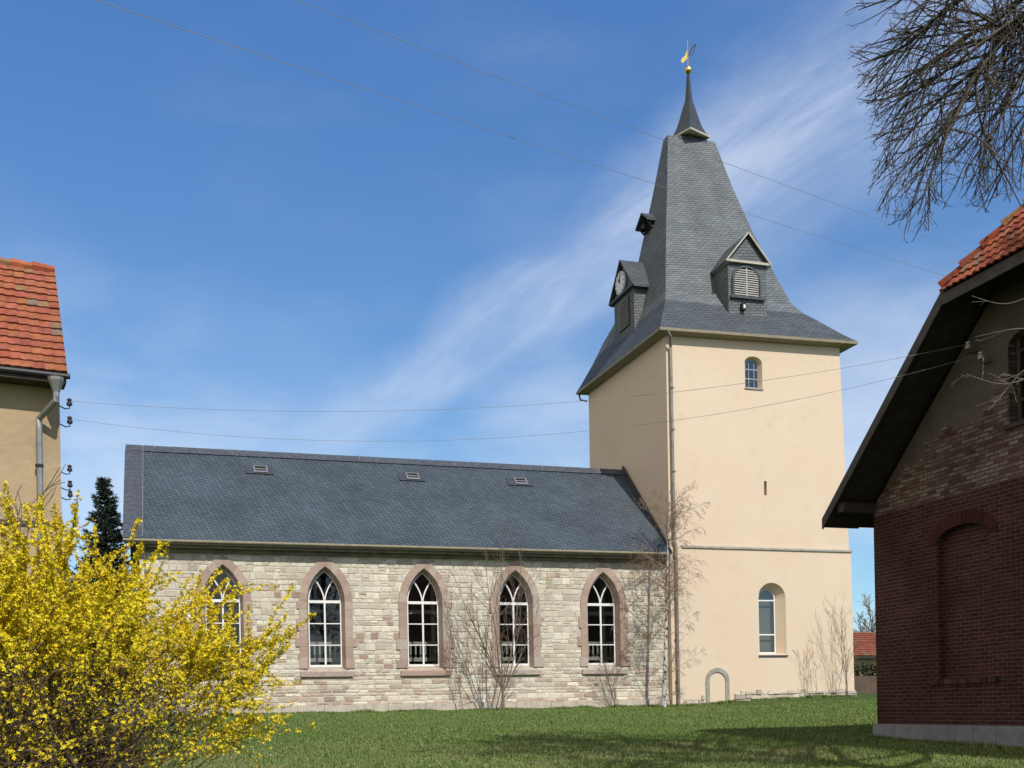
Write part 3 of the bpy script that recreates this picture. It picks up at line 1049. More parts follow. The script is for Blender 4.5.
mb = MB()                                                    # blocked little doorway
oa, ia = rounded(24.18, .60, 2.62, 3.20, 12), rounded(24.18, .41, 2.62, 3.00, 12)
oo, io = [(oa[0][0], 1.2)] + oa + [(oa[-1][0], 1.2)], [(ia[0][0], 1.2)] + ia + [(ia[-1][0], 1.2)]
for k in range(len(oo) - 1):
    mb.prism([(oo[k][0], TY0 - .12, oo[k][1]), (oo[k + 1][0], TY0 - .12, oo[k + 1][1]), (io[k + 1][0], TY0 - .12, io[k + 1][1]), (io[k][0], TY0 - .12, io[k][1])], (0, .06, 0))
mb.build('door_arch', MT['greystone'], church)
for x0, x1, hh in ((22.3, 23.5, 1.93), (24.95, 31.62, 2.17)):
    mb = MB()
    for row in range(3):
        x = x0 + random.uniform(0, .2)
        while x < x1 - .05:
            w = min(random.uniform(.16, .62), x1 - x)
            zb_ = hh - .62 + row * .2 + random.uniform(-.03, .03)
            h = zb_ + random.uniform(.17, .23) + (random.uniform(-.10, .06) if row == 2 else 0)
            y = TY0 - .07 - random.uniform(.05, .13) + row * .015
            sh = random.uniform(.75, 1.15)
            j = lambda: random.uniform(0, .05)
            mb.hexa([(x, y, zb_), (x + w - .012, y, zb_), (x, TY0, zb_), (x + w - .012, TY0, zb_),
                     (x + j(), y + j(), h - j()), (x + w - .012 - j(), y + j(), h - j()), (x, TY0, h + .02), (x + w - .012, TY0, h + .02)], (.50 * sh, .44 * sh, .35 * sh))
            x += w
    mb.build('tower_plinth', MT['stone'], church)

# tower roof: rings of (x0, x1, yf, yb, z)
RING = [(21.46, 31.80, 44.55, 55.02, 18.52), (21.72, 31.22, 44.95, 54.80, 18.98), (22.20, 30.30, 45.60, 54.60, 19.85), (22.44, 29.86, 46.00, 54.43, 20.36), (22.70, 29.45, 46.45, 54.25, 20.95)]
def ring_at(f, yf, pr, pl, pb, corr=0.0):
    r = ray(*pr); k = yf / r[1]; z = EYE + r[2] * k; xr = r[0] * k
    r = ray(*pl); xl = r[0] * yf / r[1]
    r = ray(*pb); ybk = xl * r[1] / r[0]
    return (xl, xr, yf, ybk, z)
RING.append(ring_at(0, 47.15, (776, 277), (666, 277), (630.5, 265)))
RING.append(ring_at(0, 48.15, (752, 230.5), (666.5, 228), (642, 222)))
RING.append(ring_at(0, 49.15, (732, 186.5), (667.5, 185), (653, 182)))
RING.append(ring_at(0, 50.20, (715, 142), (668, 140.5), (663.5, 141.5)))
print('RINGS', [tuple(round(v, 2) for v in r) for r in RING])
mb = MB()
def rp(i):
    a, b, c, d, z = RING[i]
    e = (.20, .17, .10)[i] if 0 <= i < 3 else 0      # the eaves run a little higher on the right
    return [(a, c, z), (b, c, z + e), (b, d, z + e), (a, d, z)]
for i in range(len(RING) - 1):
    A, B = rp(i), rp(i + 1)
    for k in range(4):
        j = (k + 1) % 4
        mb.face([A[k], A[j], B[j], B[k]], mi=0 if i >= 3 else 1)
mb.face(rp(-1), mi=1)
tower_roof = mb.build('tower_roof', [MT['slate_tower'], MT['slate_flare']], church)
def yfront(z):
    for a, b in zip(RING, RING[1:]):
        if a[4] <= z <= b[4]:
            return a[2] + (b[2] - a[2]) * (z - a[4]) / (b[4] - a[4])
    return RING[-1][2]
def xleft(z):
    for a, b in zip(RING, RING[1:]):
        if a[4] <= z <= b[4]:
            return a[0] + (b[0] - a[0]) * (z - a[4]) / (b[4] - a[4])
    return RING[-1][0]
mb = MB()                                                     # boxed eaves
a, b, c, d, z = RING[0]
T = [(a - .02, c - .02), (b + .02, c - .02), (b + .02, d + .02), (a - .02, d + .02)]
I = [(XTL - .03, TY0 - .03), (XTR + .03, TY0 - .03), (XTR + .03, TY1 + .03), (XTL - .03, TY1 + .03)]
for k in range(4):
    j = (k + 1) % 4
    zk, zj = z + (.2 if k in (1, 2) else 0), z + (.2 if j in (1, 2) else 0)
    mb.face([(*T[k], zk - .13), (*T[j], zj - .13), (*T[j], zj - .003), (*T[k], zk - .003)])
    mb.face([(*I[k], zk - .22), (*I[j], zj - .22), (*T[j], zj - .13), (*T[k], zk - .13)])
mb.build('eaves', MT['olive'], church)
mb = MB()
mb.tube([(21.75, TY0 - .50, 18.42), (21.98, TY0 - .40, 18.15), (22.12, TY0 - .12, 17.75), (22.12, TY0 - .12, 9.0), (22.16, TY0 - .18, 8.6), (22.16, TY0 - .18, 1.5)], 0.07, 9)
for zz in np.arange(2.6, 17.6, 1.9):
    mb.tube([(22.14, TY0 - .15, zz), (22.14, TY0 - .15, zz + .06)], 0.095, 9)
mb.build('downpipe', MT['pipe'], church, smooth=False)
mb = MB()
mb.tube([(21.5, TY1 + .25, 18.3), (21.55, TY1 + .2, 18.02), (21.9, TY1 + .1, 17.95)], .05, 6)
mb.build('gutter_outlet', MT['iron'], church)


# front dormer
def shadow_prism_gable(m, c, hw, ze, za, y0, y1, th, axis):
    """gable roof shell of thickness th along the depth axis from y0 to y1 (callables give the back edge)"""


def P(axis, c, s, dep, z):
    """axis 'y': s along x, depth along +y; axis 'x': s along -y, depth along +x"""
    return (c + s, dep, z) if axis == 'y' else (dep, c - s, z)


def dormer(axis, c, front, hw, zb, ze, za, rhw, back, over=.14):
    body = MB()
    bk = back
    # cheeks run back into the main roof; front wall; gable triangle
    zs_ = np.linspace(zb, ze, 7)
    for s in (-hw, hw):
        for a, b in zip(zs_, zs_[1:]):
            fa, fb = max(bk(a), front + .01) + .02, max(bk(b), front + .01) + .02
            body.face([P(axis, c, s, front, a), P(axis, c, s, fa, a), P(axis, c, s, fb, b), P(axis, c, s, front, b)], mi=0)
    body.face([P(axis, c, -hw, front, zb), P(axis, c, hw, front, zb), P(axis, c, hw, front, ze), P(axis, c, -hw, front, ze)], mi=0)
    k = (za - ze) / rhw
    body.face([P(axis, c, -hw, front, ze), P(axis, c, hw, front, ze), P(axis, c, 0, front, ze + hw * k)], mi=0)
    d_ = body.build('dormer', [MT['slate_tower']], tower_roof)
    rf = MB()
    for s in (-1, 1):
        e_b, r_b = bk(ze) + .05, bk(za) + .05
        o_ = [P(axis, c, s * rhw, front - over, ze - .06), P(axis, c, s * rhw, e_b, ze - .06), P(axis, c, 0, r_b, za), P(axis, c, 0, front - over, za)]
        rf.prism(o_, (0, 0, -.10))
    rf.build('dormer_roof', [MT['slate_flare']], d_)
    tr = MB()
    for s in (-1, 1):
        a, b = np.array(P(axis, c, s * (rhw + .02), front - over - .03, ze - .10)), np.array(P(axis, c, 0, front - over - .03, za - .02))
        up_ = (0, 1, 0) if axis == 'y' else (1, 0, 0)
        tr.bar(a, b, .065, .06, up=up_)
    a, b = P(axis, c, -rhw + .02, front - .10, ze - .06), P(axis, c, rhw - .02, front - .10, ze - .06)
    tr.bar(a, b, .14, .11)
    for s in (-1, 1):
        tr.bar(P(axis, c, s * (hw + .06), front - .1, ze - .09), P(axis, c, s * (hw + .06), bk(ze) - .05, ze - .09), .12, .16)
    tr.build('trim', MT['cream_trim' if axis == 'y' else 'slate_edge'], d_)
    return d_


fy = 45.58
d1 = dormer('y', 26.53, fy, 1.02, 19.5, 22.36, 23.72, 1.18, yfront)
mb = MB()
la = rounded(26.44, .67, 21.52, 22.06, 10)
lo = opening(la, 20.72)
mb.face([(a, fy - .012, b) for a, b in lo], mi=1)
zz = 20.75
while zz < 21.98:
    if zz < 21.52:
        hw = .64
    else:
        hw = .64 * math.sqrt(max(0.02, 1 - ((zz - 21.52) / .53) ** 2))
    for s in (-1, 1):
        x0, x1 = (26.44 - hw, 26.44 - .03) if s < 0 else (26.44 + .03, 26.44 + hw)
        mb.prism([(x0, fy - .09, zz), (x1, fy - .09, zz), (x1, fy - .02, zz + .075), (x0, fy - .02, zz + .075)], (0, .0, .022))
    zz += .105
mb.box(26.41, 26.47, fy - .10, fy - .013, 20.7, 22.03)
mb.build('louvre', [MT['louver'], MT['dark']], d1)
mb = MB()
la2 = rounded(26.44, .76, 21.52, 22.15, 10)
for k in range(10):
    mb.prism([(la2[k][0], fy - .11, la2[k][1]), (la2[k + 1][0], fy - .11, la2[k + 1][1]), (la[k + 1][0], fy - .11, la[k + 1][1]), (la[k][0], fy - .11, la[k][1])], (0, .105, 0))
for s in (-1, 1):
    xa, xb = 26.44 + s * .67, 26.44 + s * .76
    mb.box(min(xa, xb), max(xa, xb), fy - .11, fy - .005, 20.72, 21.52)
mb.box(25.58, 27.40, fy - .14, fy - .003, 20.58, 20.70)
mb.build('louvre_surround', MT['slate_edge'], d1)
mb = MB()
mb.box(26.12, 26.32, fy - .22, fy - .003, 20.02, 20.34)
mb.box(26.17, 26.27, fy - .23, fy - .222, 20.09, 20.25, mi=1)
mb.build('lamp_box', [MT['iron'], MT['dial']], d1)
mb = MB()
mb.prism([(25.47, fy - .06, 19.52), (27.66, fy - .06, 19.52), (27.66, fy - .04, 19.80), (25.47, fy - .04, 19.80)], (0, .04, 0))
mb.build('apron', MT['zinc'], d1)

# clock dormer on the left slope
fx = 22.26
d2 = dormer('x', 50.3, fx, 1.22, 19.6, 22.2, 23.87, 1.48, xleft)
mb = MB()
ring = [(fx - .17, 50.38 + .56 * math.cos(t), 22.74 + .56 * math.sin(t)) for t in np.linspace(0, 2 * math.pi, 33)[:-1]]
mb.prism(ring, (.10, 0, 0), mi=0)
for t in range(12):
    a = t * math.pi / 6
    mb.bar((fx - .177, 50.38 + .44 * math.cos(a), 22.74 + .44 * math.sin(a)), (fx - .177, 50.38 + .53 * math.cos(a), 22.74 + .53 * math.sin(a)), .045, .012, up=(1, 0, 0), mi=1)
for a, l, w in ((rad(100), .46, .05), (rad(55), .32, .06)):
    mb.bar((fx - .19, 50.38, 22.74), (fx - .19, 50.38 + l * math.cos(a), 22.74 + l * math.sin(a)), w, .012, up=(1, 0, 0), mi=1)
mb.build('clock', [MT['dial'], MT['black']], d2)
mb = MB()
mb.box(fx - .012, fx - .002, 49.6, 50.9, 20.4, 21.9, mi=1)
for zz in np.arange(20.43, 21.85, .105):
    mb.prism([(fx - .08, 49.63, zz), (fx - .08, 50.87, zz), (fx - .014, 50.87, zz + .075), (fx - .014, 49.63, zz + .075)], (0, 0, .022))
mb.build('louvre', [MT['louver'], MT['dark']], d2)

# small bell hood higher up
def hood():
    c, front, rhw, ze, za = 50.35, xleft(26.0) - .52, .72, 25.86, 26.40
    m = MB()
    for s in (-1, 1):
        m.prism([P('x', c, s * rhw, front, ze), P('x', c, s * rhw, xleft(ze) + .1, ze), P('x', c, 0, xleft(za) + .1, za), P('x', c, 0, front, za)], (0, 0, -.09))
    for s in (-1, 1):
        m.bar(P('x', c, s * .5, xleft(25.53) - .02, 25.53), P('x', c, s * .5, front + .12, ze - .05), .08, .08)
    m.face([P('x', c, -.5, xleft(25.48) - .03, 25.48), P('x', c, .5, xleft(25.48) - .03, 25.48), P('x', c, .5, xleft(ze) - .06, ze + .1), P('x', c, -.5, xleft(ze) - .06, ze + .1)], mi=1)
    h_ = m.build('bell_hood', [MT['slate_flare'], MT['dark']], tower_roof)
    b_ = MB()
    prof = [(.04, 25.87), (.10, 25.83), (.13, 25.72), (.16, 25.59), (.22, 25.53)]
    for (r0, z0), (r1, z1) in zip(prof, prof[1:]):
        for k in range(10):
            a0, a1 = k * math.pi / 5, (k + 1) * math.pi / 5
            X = xleft(25.7) - .3
            b_.face([(X + r0 * math.cos(a0), c + r0 * math.sin(a0), z0), (X + r0 * math.cos(a1), c + r0 * math.sin(a1), z0), (X + r1 * math.cos(a1), c + r1 * math.sin(a1), z1), (X + r1 * math.cos(a0), c + r1 * math.sin(a0), z1)])
    b_.build('bell', MT['iron'], h_)
hood()

# spire: flared, square, turned against the tower
SX, SY = 26.19, 50.5
ZT = RING[-1][4]
mb = MB()
rot = rad(-24)
prof = [(1.04, ZT + .20), (.84, ZT + .36), (.64, ZT + .72), (.50, ZT + 1.12), (.37, ZT + 1.55), (.235, ZT + 1.98), (.20, ZT + 2.04), (.13, ZT + 2.7), (.075, ZT + 3.45)]
def sq(r, z):
    return [(SX + r * math.cos(rot + k * math.pi / 2 + math.pi / 4 + rad(45)), SY + r * math.sin(rot + k * math.pi / 2 + math.pi / 4 + rad(45)), z) for k in range(4)]
for (r0, z0), (r1, z1) in zip(prof, prof[1:]):
    A, B = sq(r0, z0), sq(r1, z1)
    for k in range(4):
        mb.face([A[k], A[(k + 1) % 4], B[(k + 1) % 4], B[k]])
spire = mb.build('spire', MT['slate_dark'], church)
mb = MB()
A, B, Cc = sq(1.06, ZT + .202), sq(1.05, ZT + .11), sq(.45, ZT + .16)
for k in range(4):
    j = (k + 1) % 4
    mb.face([A[k], A[j], B[j], B[k]])
    mb.face([B[k], B[j], Cc[j], Cc[k]])
mb.build('spire_eaves', MT['cream_trim'], spire)
mb = MB()
A, B = sq(.44, ZT - .05), sq(.44, ZT + .22)
for k in range(4):
    mb.face([A[k], A[(k + 1) % 4], B[(k + 1) % 4], B[k]])
mb.box(SX - .8, SX + .8, SY - .36, SY + .2, ZT - .12, ZT + .03)
mb.build('spire_neck', MT['slate_edge'], spire)
mb = MB()
mb.ball((SX, SY, ZT + 3.66), .19, 16, 10)
mb.build('ball', MT['gold'], spire, smooth=True)
mb = MB()
zv = ZT + 3.75
mb.tube([(SX, SY, zv), (SX, SY, zv + 1.45)], .025, 6)
mb.prism([(SX - .05, SY - .012, zv + .5), (SX - .30, SY - .012, zv + .22), (SX - .42, SY - .012, zv + .30), (SX - .34, SY - .012, zv + .48), (SX - .18, SY - .012, zv + .60), (SX - .05, SY - .012, zv + .95)], (0, .024, 0), mi=0)
arc = [(SX + .05 + .42 * a, SY, zv + .65 + .65 * math.sin(a * 1.45)) for a in np.linspace(0, 1, 8)]
for a, b in zip(arc, arc[1:]):
    mb.bar(a, b, .07, .03, up=(0, 1, 0), mi=1)
mb.bar((SX + .47, SY, zv + 1.29), (SX + .25, SY, zv + .72), .04, .03, up=(0, 1, 0), mi=1)
mb.build('weathervane', [MT['gold'], MT['iron']], spire)

# ------------------------------------------------------------------ brick building on the right
BX, BY1, BYR, BG = 14.92, 20.45, 14.0, 0.71
BY0 = 2 * BYR - BY1
BXE = 32.0
K = 0.893
def bz(y):            # underside line of the roof at distance |y - ridge|
    return 5.80 + K * (BY1 - (BYR + abs(y - BYR)))
bb = thing('brick_building', 'dark red brick building with plastered gable and clipped tiled roof end', 'building', (BX + 5, BYR, BG))
niche_l = opening(rounded(17.66, .74, 4.72, 5.0, 10), 1.98)
ZB = 5.62
mb = MB()
sheet_with_holes(mb, [(BY0, .3), (BY1, .3), (BY1, ZB), (BY0, ZB)], [niche_l, opening(rounded(10.3, .74, 4.72, 5.0, 10), 1.98)], lambda a, b: (BX, a, b))
for cy in (17.66, 10.3):
    nl = opening(rounded(cy, .74, 4.72, 5.0, 10), 1.98)
    for i in range(len(nl)):
        a, b = nl[i], nl[(i + 1) % len(nl)]
        mb.face([(BX, a[0], a[1]), (BX, b[0], b[1]), (BX + .16, b[0], b[1]), (BX + .16, a[0], a[1])])
    mb.face([(BX + .16, a, b) for a, b in nl])
mb.face([(BX, BY1, .3), (BXE, BY1, .3), (BXE, BY1, 5.8), (BX, BY1, 5.8)])
mb.face([(BX, BY0, .3), (BXE, BY0, .3), (BXE, BY0, 5.8), (BX, BY0, 5.8)])
mb.face([(BXE, BY0, .3), (BXE, BY1, .3), (BXE, BY1, 5.8), (BXE, BYR, 11.5), (BXE, BY0, 5.8)])
mb.build('brick_wall', MT['brick'], bb)
mb = MB()
gw = opening(rounded(15.70, .66, 8.05, 8.30, 8), 6.62)
sheet_with_holes(mb, [(BY0, ZB), (BY1, ZB), (BY1, 5.8), (BYR + 3.2, bz(BYR + 3.2)), (BYR + 2.6, 9.2), (BYR - 2.6, 9.2), (BYR - 3.2, bz(BYR - 3.2)), (BY0, 5.8)], [gw], lambda a, b: (BX - .004, a, b))
for i in range(len(gw)):
    a, b = gw[i], gw[(i + 1) % len(gw)]
    mb.face([(BX - .004, a[0], a[1]), (BX - .004, b[0], b[1]), (BX + .22, b[0], b[1]), (BX + .22, a[0], a[1])])
mb.build('gable_wall', MT['gable'], bb)
mb = MB()
mb.face([(BX + .21, a, b) for a, b in gw], mi=1)
for yy in (15.15, 15.7, 16.25):
    mb.box(BX + .13, BX + .18, yy - .04, yy + .04, 6.66, 8.2)
for zz in (7.05, 7.5, 7.95):
    mb.box(BX + .135, BX + .175, 15.08, 16.32, zz - .03, zz + .03)
mb.box(BX - .06, BX + .2, 14.95, 16.45, 6.53, 6.62)
mb.build('gable_window', [MT['wood'], MT['dark']], bb)
mb = MB()                                                   # brick arch lintel and worn sill of the niche
oa = rounded(17.66, .98, 4.70, 5.27, 22)
ia = rounded(17.66, .74, 4.72, 5.0, 22)
for k in range(22):
    y0, y1 = oa[k], oa[k + 1]
    sh = random.uniform(.75, 1.1)
    mb.prism([(BX - .012, y0[0] + .006, y0[1]), (BX - .012, y1[0] - .006, y1[1]), (BX - .012, ia[k + 1][0] - .006, ia[k + 1][1]), (BX - .012, ia[k][0] + .006, ia[k][1])], (.02, 0, 0), (0.072 * sh, 0.024 * sh, 0.019 * sh))
mb.build('niche_arch', MT['sandstone'], bb)
mb = MB()
y = 16.75
while y < 18.55:
    sh = random.uniform(.6, 1.1)
    mb.box(BX - random.uniform(.03, .09), BX + .15, y, y + .12, 1.88, 1.98 + random.uniform(-.02, .01), (0.10 * sh, 0.05 * sh, 0.04 * sh))
    y += .135
mb.build('niche_sill', MT['sandstone'], bb)
mb = MB()
y = BY1 + .07
while y > BY0:
    w = random.uniform(.5, .95)
    sh = random.uniform(.85, 1.1)
    mb.box(BX - .07, BX + .1, y - w + .012, y, .2, 1.06, (0.25 * sh, 0.25 * sh, 0.245 * sh))
    y -= w
mb.box(BX - .06, BXE, BY1 - .02, BY1 + .07, .2, 1.06, (.25, .25, .245))
mb.build('plinth', MT['plinth'], bb)

# roof: two slabs with clipped gable end
VX = BX - .87                                               # verge
EYf = BY1 + .62
HZ, HY = 9.13, BYR + 2.97                                   # clipped end: its eave height and half span
def top(y):
    return 5.62 + K * (EYf - (BYR + abs(y - BYR)))
zr = top(BYR)
HB = 2.15                                                   # how far the clipped end reaches back at the ridge
mb = MB()
for s in (1, -1):
    def Y(y):
        return y if s > 0 else 2 * BYR - y
    e0, h0 = top(EYf), top(HY)
    mb.prism([(VX, Y(EYf), e0), (BXE + .5, Y(EYf), e0), (BXE + .5, BYR, zr), (VX + HB, BYR, zr), (VX, Y(HY), h0)], (0, 0, -.13))
roofb = mb.build('roof', MT['wood'], bb)
# clay tiles: far and near main slopes and the clipped end
def tile_tint(lich=0.1, base=(0.40, 0.105, 0.042)):
    r = random.random()
    if r < lich:
        c = random.choice([(0.26, 0.15, 0.09), (0.22, 0.15, 0.11), (0.30, 0.16, 0.08)])
    else:
        k = random.uniform(.88, 1.10)
        c = (base[0] * k, base[1] * k * random.uniform(.88, 1.18), base[2] * k * random.uniform(.9, 1.2))
    return c


def tiles(m, org, u, v, nu, nv, tw, th, keep=None, roll=.035, lich=.1, base=(0.40, 0.105, 0.042), lift=.035):
    """courses of clay tiles: u along the eave, v up the slope"""
    org, u, v = np.array(org, float), np.array(u, float), np.array(v, float)
    u /= np.linalg.norm(u)
    v /= np.linalg.norm(v)
    n = np.cross(u, v)
    if n[2] < 0:
        n = -n
    pr = [(0, 0.2), (.25, 1.0), (.5, .55), (.75, 0.0), (1.0, .2)]
    for r in range(nv):
        for c in range(nu):
            if keep and not keep(org + u * (c + .5) * tw + v * (r + .5) * th):
                continue
            t = tile_tint(lich, base)
            j = random.uniform(-.006, .006)
            lo_ = [org + u * (c + a) * tw + v * (r * th - .03) + n * (b * roll + lift + j) for a, b in pr]
            hi_ = [org + u * (c + a) * tw + v * ((r + 1) * th) + n * (b * roll + j) for a, b in pr]
            bt = [p - n * (lift + .0) for p in lo_]
            for k in range(4):
                m.face([lo_[k], lo_[k + 1], hi_[k + 1], hi_[k]], t)
                m.face([bt[k], bt[k + 1], lo_[k + 1], lo_[k]], tuple(x * .8 for x in t))


hs = np.array([HB, 0, zr - HZ])                             # up the clipped end
hl = np.linalg.norm(hs)
mb = MB()
def keep_hip(p):
    f = (p[0] - VX) / HB
    return abs(p[1] - BYR) < (HY - BYR) * (1 - f) + .02
tiles(mb, (VX - .08, HY, HZ + .08), (0, -1, 0), hs, 34, 14, .175, .25, keep_hip, base=(0.36, 0.10, 0.052), lich=.15)
mb.build('roof_tiles', MT['tile'], roofb)
mb = MB()
mm = np.array([0, -1, K]) / math.hypot(1, K)
def keep_main(p):
    if p[1] < BYR or p[1] > EYf:
        return False
    if p[1] < HY:
        return p[0] > VX + HB * (HY - p[1]) / (HY - BYR)
    return True
tiles(mb, (VX + .02, EYf - .01, top(EYf) + .03), (1, 0, 0), mm, 40, 27, .30, .36, keep_main, base=(0.30, 0.085, 0.04), lich=.25)
mb.build('roof_tiles', MT['tile'], roofb)
mb = MB()


def keep_near(p):
    return keep_main((p[0], 2 * BYR - p[1], p[2]))


tiles(mb, (VX + .02, 2 * BYR - EYf + .01, top(EYf) + .03), (1, 0, 0), mm * (1, -1, 1), 40, 27, .30, .36, keep_near, base=(0.30, 0.085, 0.04), lich=.25)
mb.build('roof_tiles', MT['tile'], roofb)
mb = MB()                                                   # hip cap tiles
a, b = np.array([VX - .06, HY + .03, HZ + .12]), np.array([VX + HB, BYR, zr + .12])
nh = 10
for k in range(nh):
    p, q = a + (b - a) * k / nh, a + (b - a) * (k + 1.12) / nh
    mb.tube([p + (0, 0, .05), q], [.115, .085], 8, tile_tint(.2, (.30, .08, .04)))
a2, b2 = a * (1, 0, 1) + (0, 2 * BYR - a[1], 0), b
for k in range(nh):
    p, q = a2 + (b2 - a2) * k / nh, a2 + (b2 - a2) * (k + 1.12) / nh
    mb.tube([p + (0, 0, .05), q], [.115, .085], 8, tile_tint(.2, (.30, .08, .04)))
mb.build('ridge_cap', MT['tile'], roofb)
mb = MB()                                                   # verge boards and clipped-end eaves board
for s in (1, -1):
    def Y(y):
        return y if s > 0 else 2 * BYR - y
    mb.prism([(VX - .03, Y(EYf), top(EYf) - .20), (VX - .03, Y(EYf), top(EYf) + .03), (VX - .03, Y(HY), top(HY) + .03), (VX - .03, Y(HY), top(HY) - .24)], (.035, 0, 0))
mb.prism([(VX - .05, 2 * BYR - HY, HZ - .16), (VX - .05, HY + .02, HZ - .16), (VX - .05, HY + .02, HZ + .05), (VX - .05, 2 * BYR - HY, HZ + .05)], (.04, 0, 0))
mb.build('verge_board', MT['verge'], bb)
mb = MB()                                                   # soffit boards, purlin ends
for s in (1, -1):
    def Y(y):
        return y if s > 0 else 2 * BYR - y
    n_ = 24
    for k in range(n_):
        ya, yb = EYf + (HY - EYf) * k / n_, EYf + (HY - EYf) * (k + .96) / n_
        mb.prism([(VX + .01, Y(ya), top(ya) - .16), (BX + .05, Y(ya), top(ya) - .16), (BX + .05, Y(yb), top(yb) - .16), (VX + .01, Y(yb), top(yb) - .16)], (0, 0, .02))
for k in range(8):
    f0, f1 = k / 8 * .45, (k + .95) / 8 * .45
    xa, xb, za_, zb_ = VX + HB * f0, VX + HB * f1, HZ - .06 + (zr - HZ) * f0, HZ - .06 + (zr - HZ) * f1
    mb.prism([(xa, BYR - 2.95 * (1 - f0), za_), (xa, BYR + 2.95 * (1 - f0), za_), (xb, BYR + 2.95 * (1 - f1), zb_), (xb, BYR - 2.95 * (1 - f1), zb_)], (0, 0, .02))
mb.face([(BX - .02, BYR - 2.7, 9.1), (BX - .02, BYR + 2.7, 9.1), (BX - .02, BYR + 2.2, 10.1), (BX - .02, BYR - 2.2, 10.1)])
mb.box(VX + .06, BX + .1, BY1 - .08, BY1 + .14, 5.70, 5.90)
mb.box(VX + .06, BX + .1, 2 * BYR - BY1 - .14, 2 * BYR - BY1 + .08, 5.70, 5.90)
mb.build('soffit', MT['wood'], bb)


def insulator(parent, base, out, drop, white=False, s=1.0):
    b = np.array(base, float)
    o = np.array(out, float) * s
    m = MB()
    m.tube([b, b + o * .55 + (0, 0, -.05 * s), b + o + (0, 0, -.03 * s), b + o + (0, 0, .09 * s)], .014 * s, 5)
    c = b + o
    for r0, r1, z0, z1 in ((.05, .06, .03, .05), (.06, .06, .05, .09), (.06, .035, .09, .12), (.035, .05, .12, .14), (.05, .05, .14, .17), (.05, .01, .17, .19)):
        for k in range(10):
            a0, a1 = k * math.pi / 5, (k + 1) * math.pi / 5
            m.face([c + s * np.array([r0 * math.cos(a0), r0 * math.sin(a0), z0]), c + s * np.array([r0 * math.cos(a1), r0 * math.sin(a1), z0]),
                    c + s * np.array([r1 * math.cos(a1), r1 * math.sin(a1), z1]), c + s * np.array([r1 * math.cos(a0), r1 * math.sin(a0), z1])], mi=1)
    m.build('insulator', [MT['iron'], MT['porcelain_white' if white else 'porcelain']], parent)
    return c + np.array([0, 0, .13 * s])


iA = insulator(bb, (BX, 17.15, 8.22), (-.22, 0, 0), 0, True, .95)
iB = insulator(bb, (BX, 16.82, 7.92), (-.22, 0, 0), 0, True, .95)

# ------------------------------------------------------------------ tiled house on the left
HA = rad(80)
hu = np.array([math.sin(HA), math.cos(HA), 0])              # along the front
hn = np.array([hu[1], -hu[0], 0])                           # out of the front
HP = np.array([-1.76, 21.54, 0])                            # right-hand corner
def H(a, d, z):
    """a metres left of the corner, d metres behind the front"""
    p = HP - hu * a - hn * d
    return (p[0], p[1], z)
house = thing('tiled_house', 'ochre rendered house with orange clay tile roof and downpipe at its corner', 'house', H(4, 3, .7))
mb = MB()
HL, HD, HE, HR, HM = 9.0, 6.0, 7.75, 10.30, 1.55
mb.face([H(0, 0, 0), H(HL, 0, 0), H(HL, 0, HE), H(0, 0, HE)])
mb.face([H(0, 0, 0), H(0, 0, HE), H(0, HM, HR - .15), H(0, HD, HE), H(0, HD, 0)])
mb.face([H(HL, 0, 0), H(HL, 0, HE), H(HL, HM, HR - .15), H(HL, HD, HE), H(HL, HD, 0)])
mb.face([H(0, HD, 0), H(HL, HD, 0), H(HL, HD, HE), H(0, HD, HE)])
mb.build('wall', MT['render'], house)
mb = MB()
mb.prism([H(-.03, -.04, 5.05), H(HL, -.04, 5.05), H(HL, -.04, 5.13), H(-.03, -.04, 5.13)], tuple(hn * -.06))
mb.build('ledge', MT['verge'], house)
e, rdg = np.array([H(-.10, -.42, 7.76), H(HL, -.42, 7.76)]), np.array([H(-.10, HM, HR), H(HL, HM, HR)])
mb = MB()
mb.prism([e[0], e[1], rdg[1], rdg[0]], (0, 0, -.10))
mb.prism([H(-.10, 5.92, 7.76), H(HL, 5.92, 7.76), rdg[1], rdg[0]], (0, 0, -.10))
roofh = mb.build('roof', MT['wood'], house)
mb = MB()
hv = rdg[0] - e[0]
tiles(mb, e[0] + np.array([0, 0, .03]), -hu, hv, 50, 15, .185, .2145, lich=.07, base=(0.36, 0.112, 0.058), roll=.014, lift=.034)
mb.build('roof_tiles', MT['tile'], roofh)
mb = MB()
for k in range(24):
    p = rdg[0] + (rdg[1] - rdg[0]) * k / 24
    q = rdg[0] + (rdg[1] - rdg[0]) * (k + 1.08) / 24
    mb.tube([p + (0, 0, .03), q + (0, 0, .05)], [.09, .11], 8, tile_tint(.35, (.40, .12, .05)))
mb.build('ridge_cap', MT['tile'], roofh)
mb = MB()
mb.prism([H(-.08, -.44, 7.58), H(HL, -.44, 7.58), H(HL, -.44, 7.72), H(-.08, -.44, 7.72)], tuple(hn * -.44))
mb.build('eaves_board', MT['wood'], house)
mb = MB()
ga, gb = np.array(H(-.14, -.47, 7.70)), np.array(H(HL, -.47, 7.70))
mb.tube([ga, gb], .05, 9)
mb.build('gutter', MT['iron'], house)
mb = MB()
tp = np.array(H(.10, -.50, 7.64))
mb.tube([tp, tp + (0, 0, -.05), tp + (0, 0, -.26), tp + (0, 0, -.34)], [.14, .135, .06, .055], 10, mi=0)
mb.tube([tp + (0, 0, -.32), tp + (0, 0, -.40), H(.36, -.10, 6.98), H(.36, -.10, 6.8), H(.38, -.10, .6)], .055, 10, mi=1)
for zz in (6.1, 5.3, 4.2):
    mb.tube([H(.37, -.10, zz), H(.37, -.10, zz + .05)], .072, 10, mi=2)
mb.build('downpipe', [MT['zinc'], MT['zinc'], MT['iron']], house)
ins = []
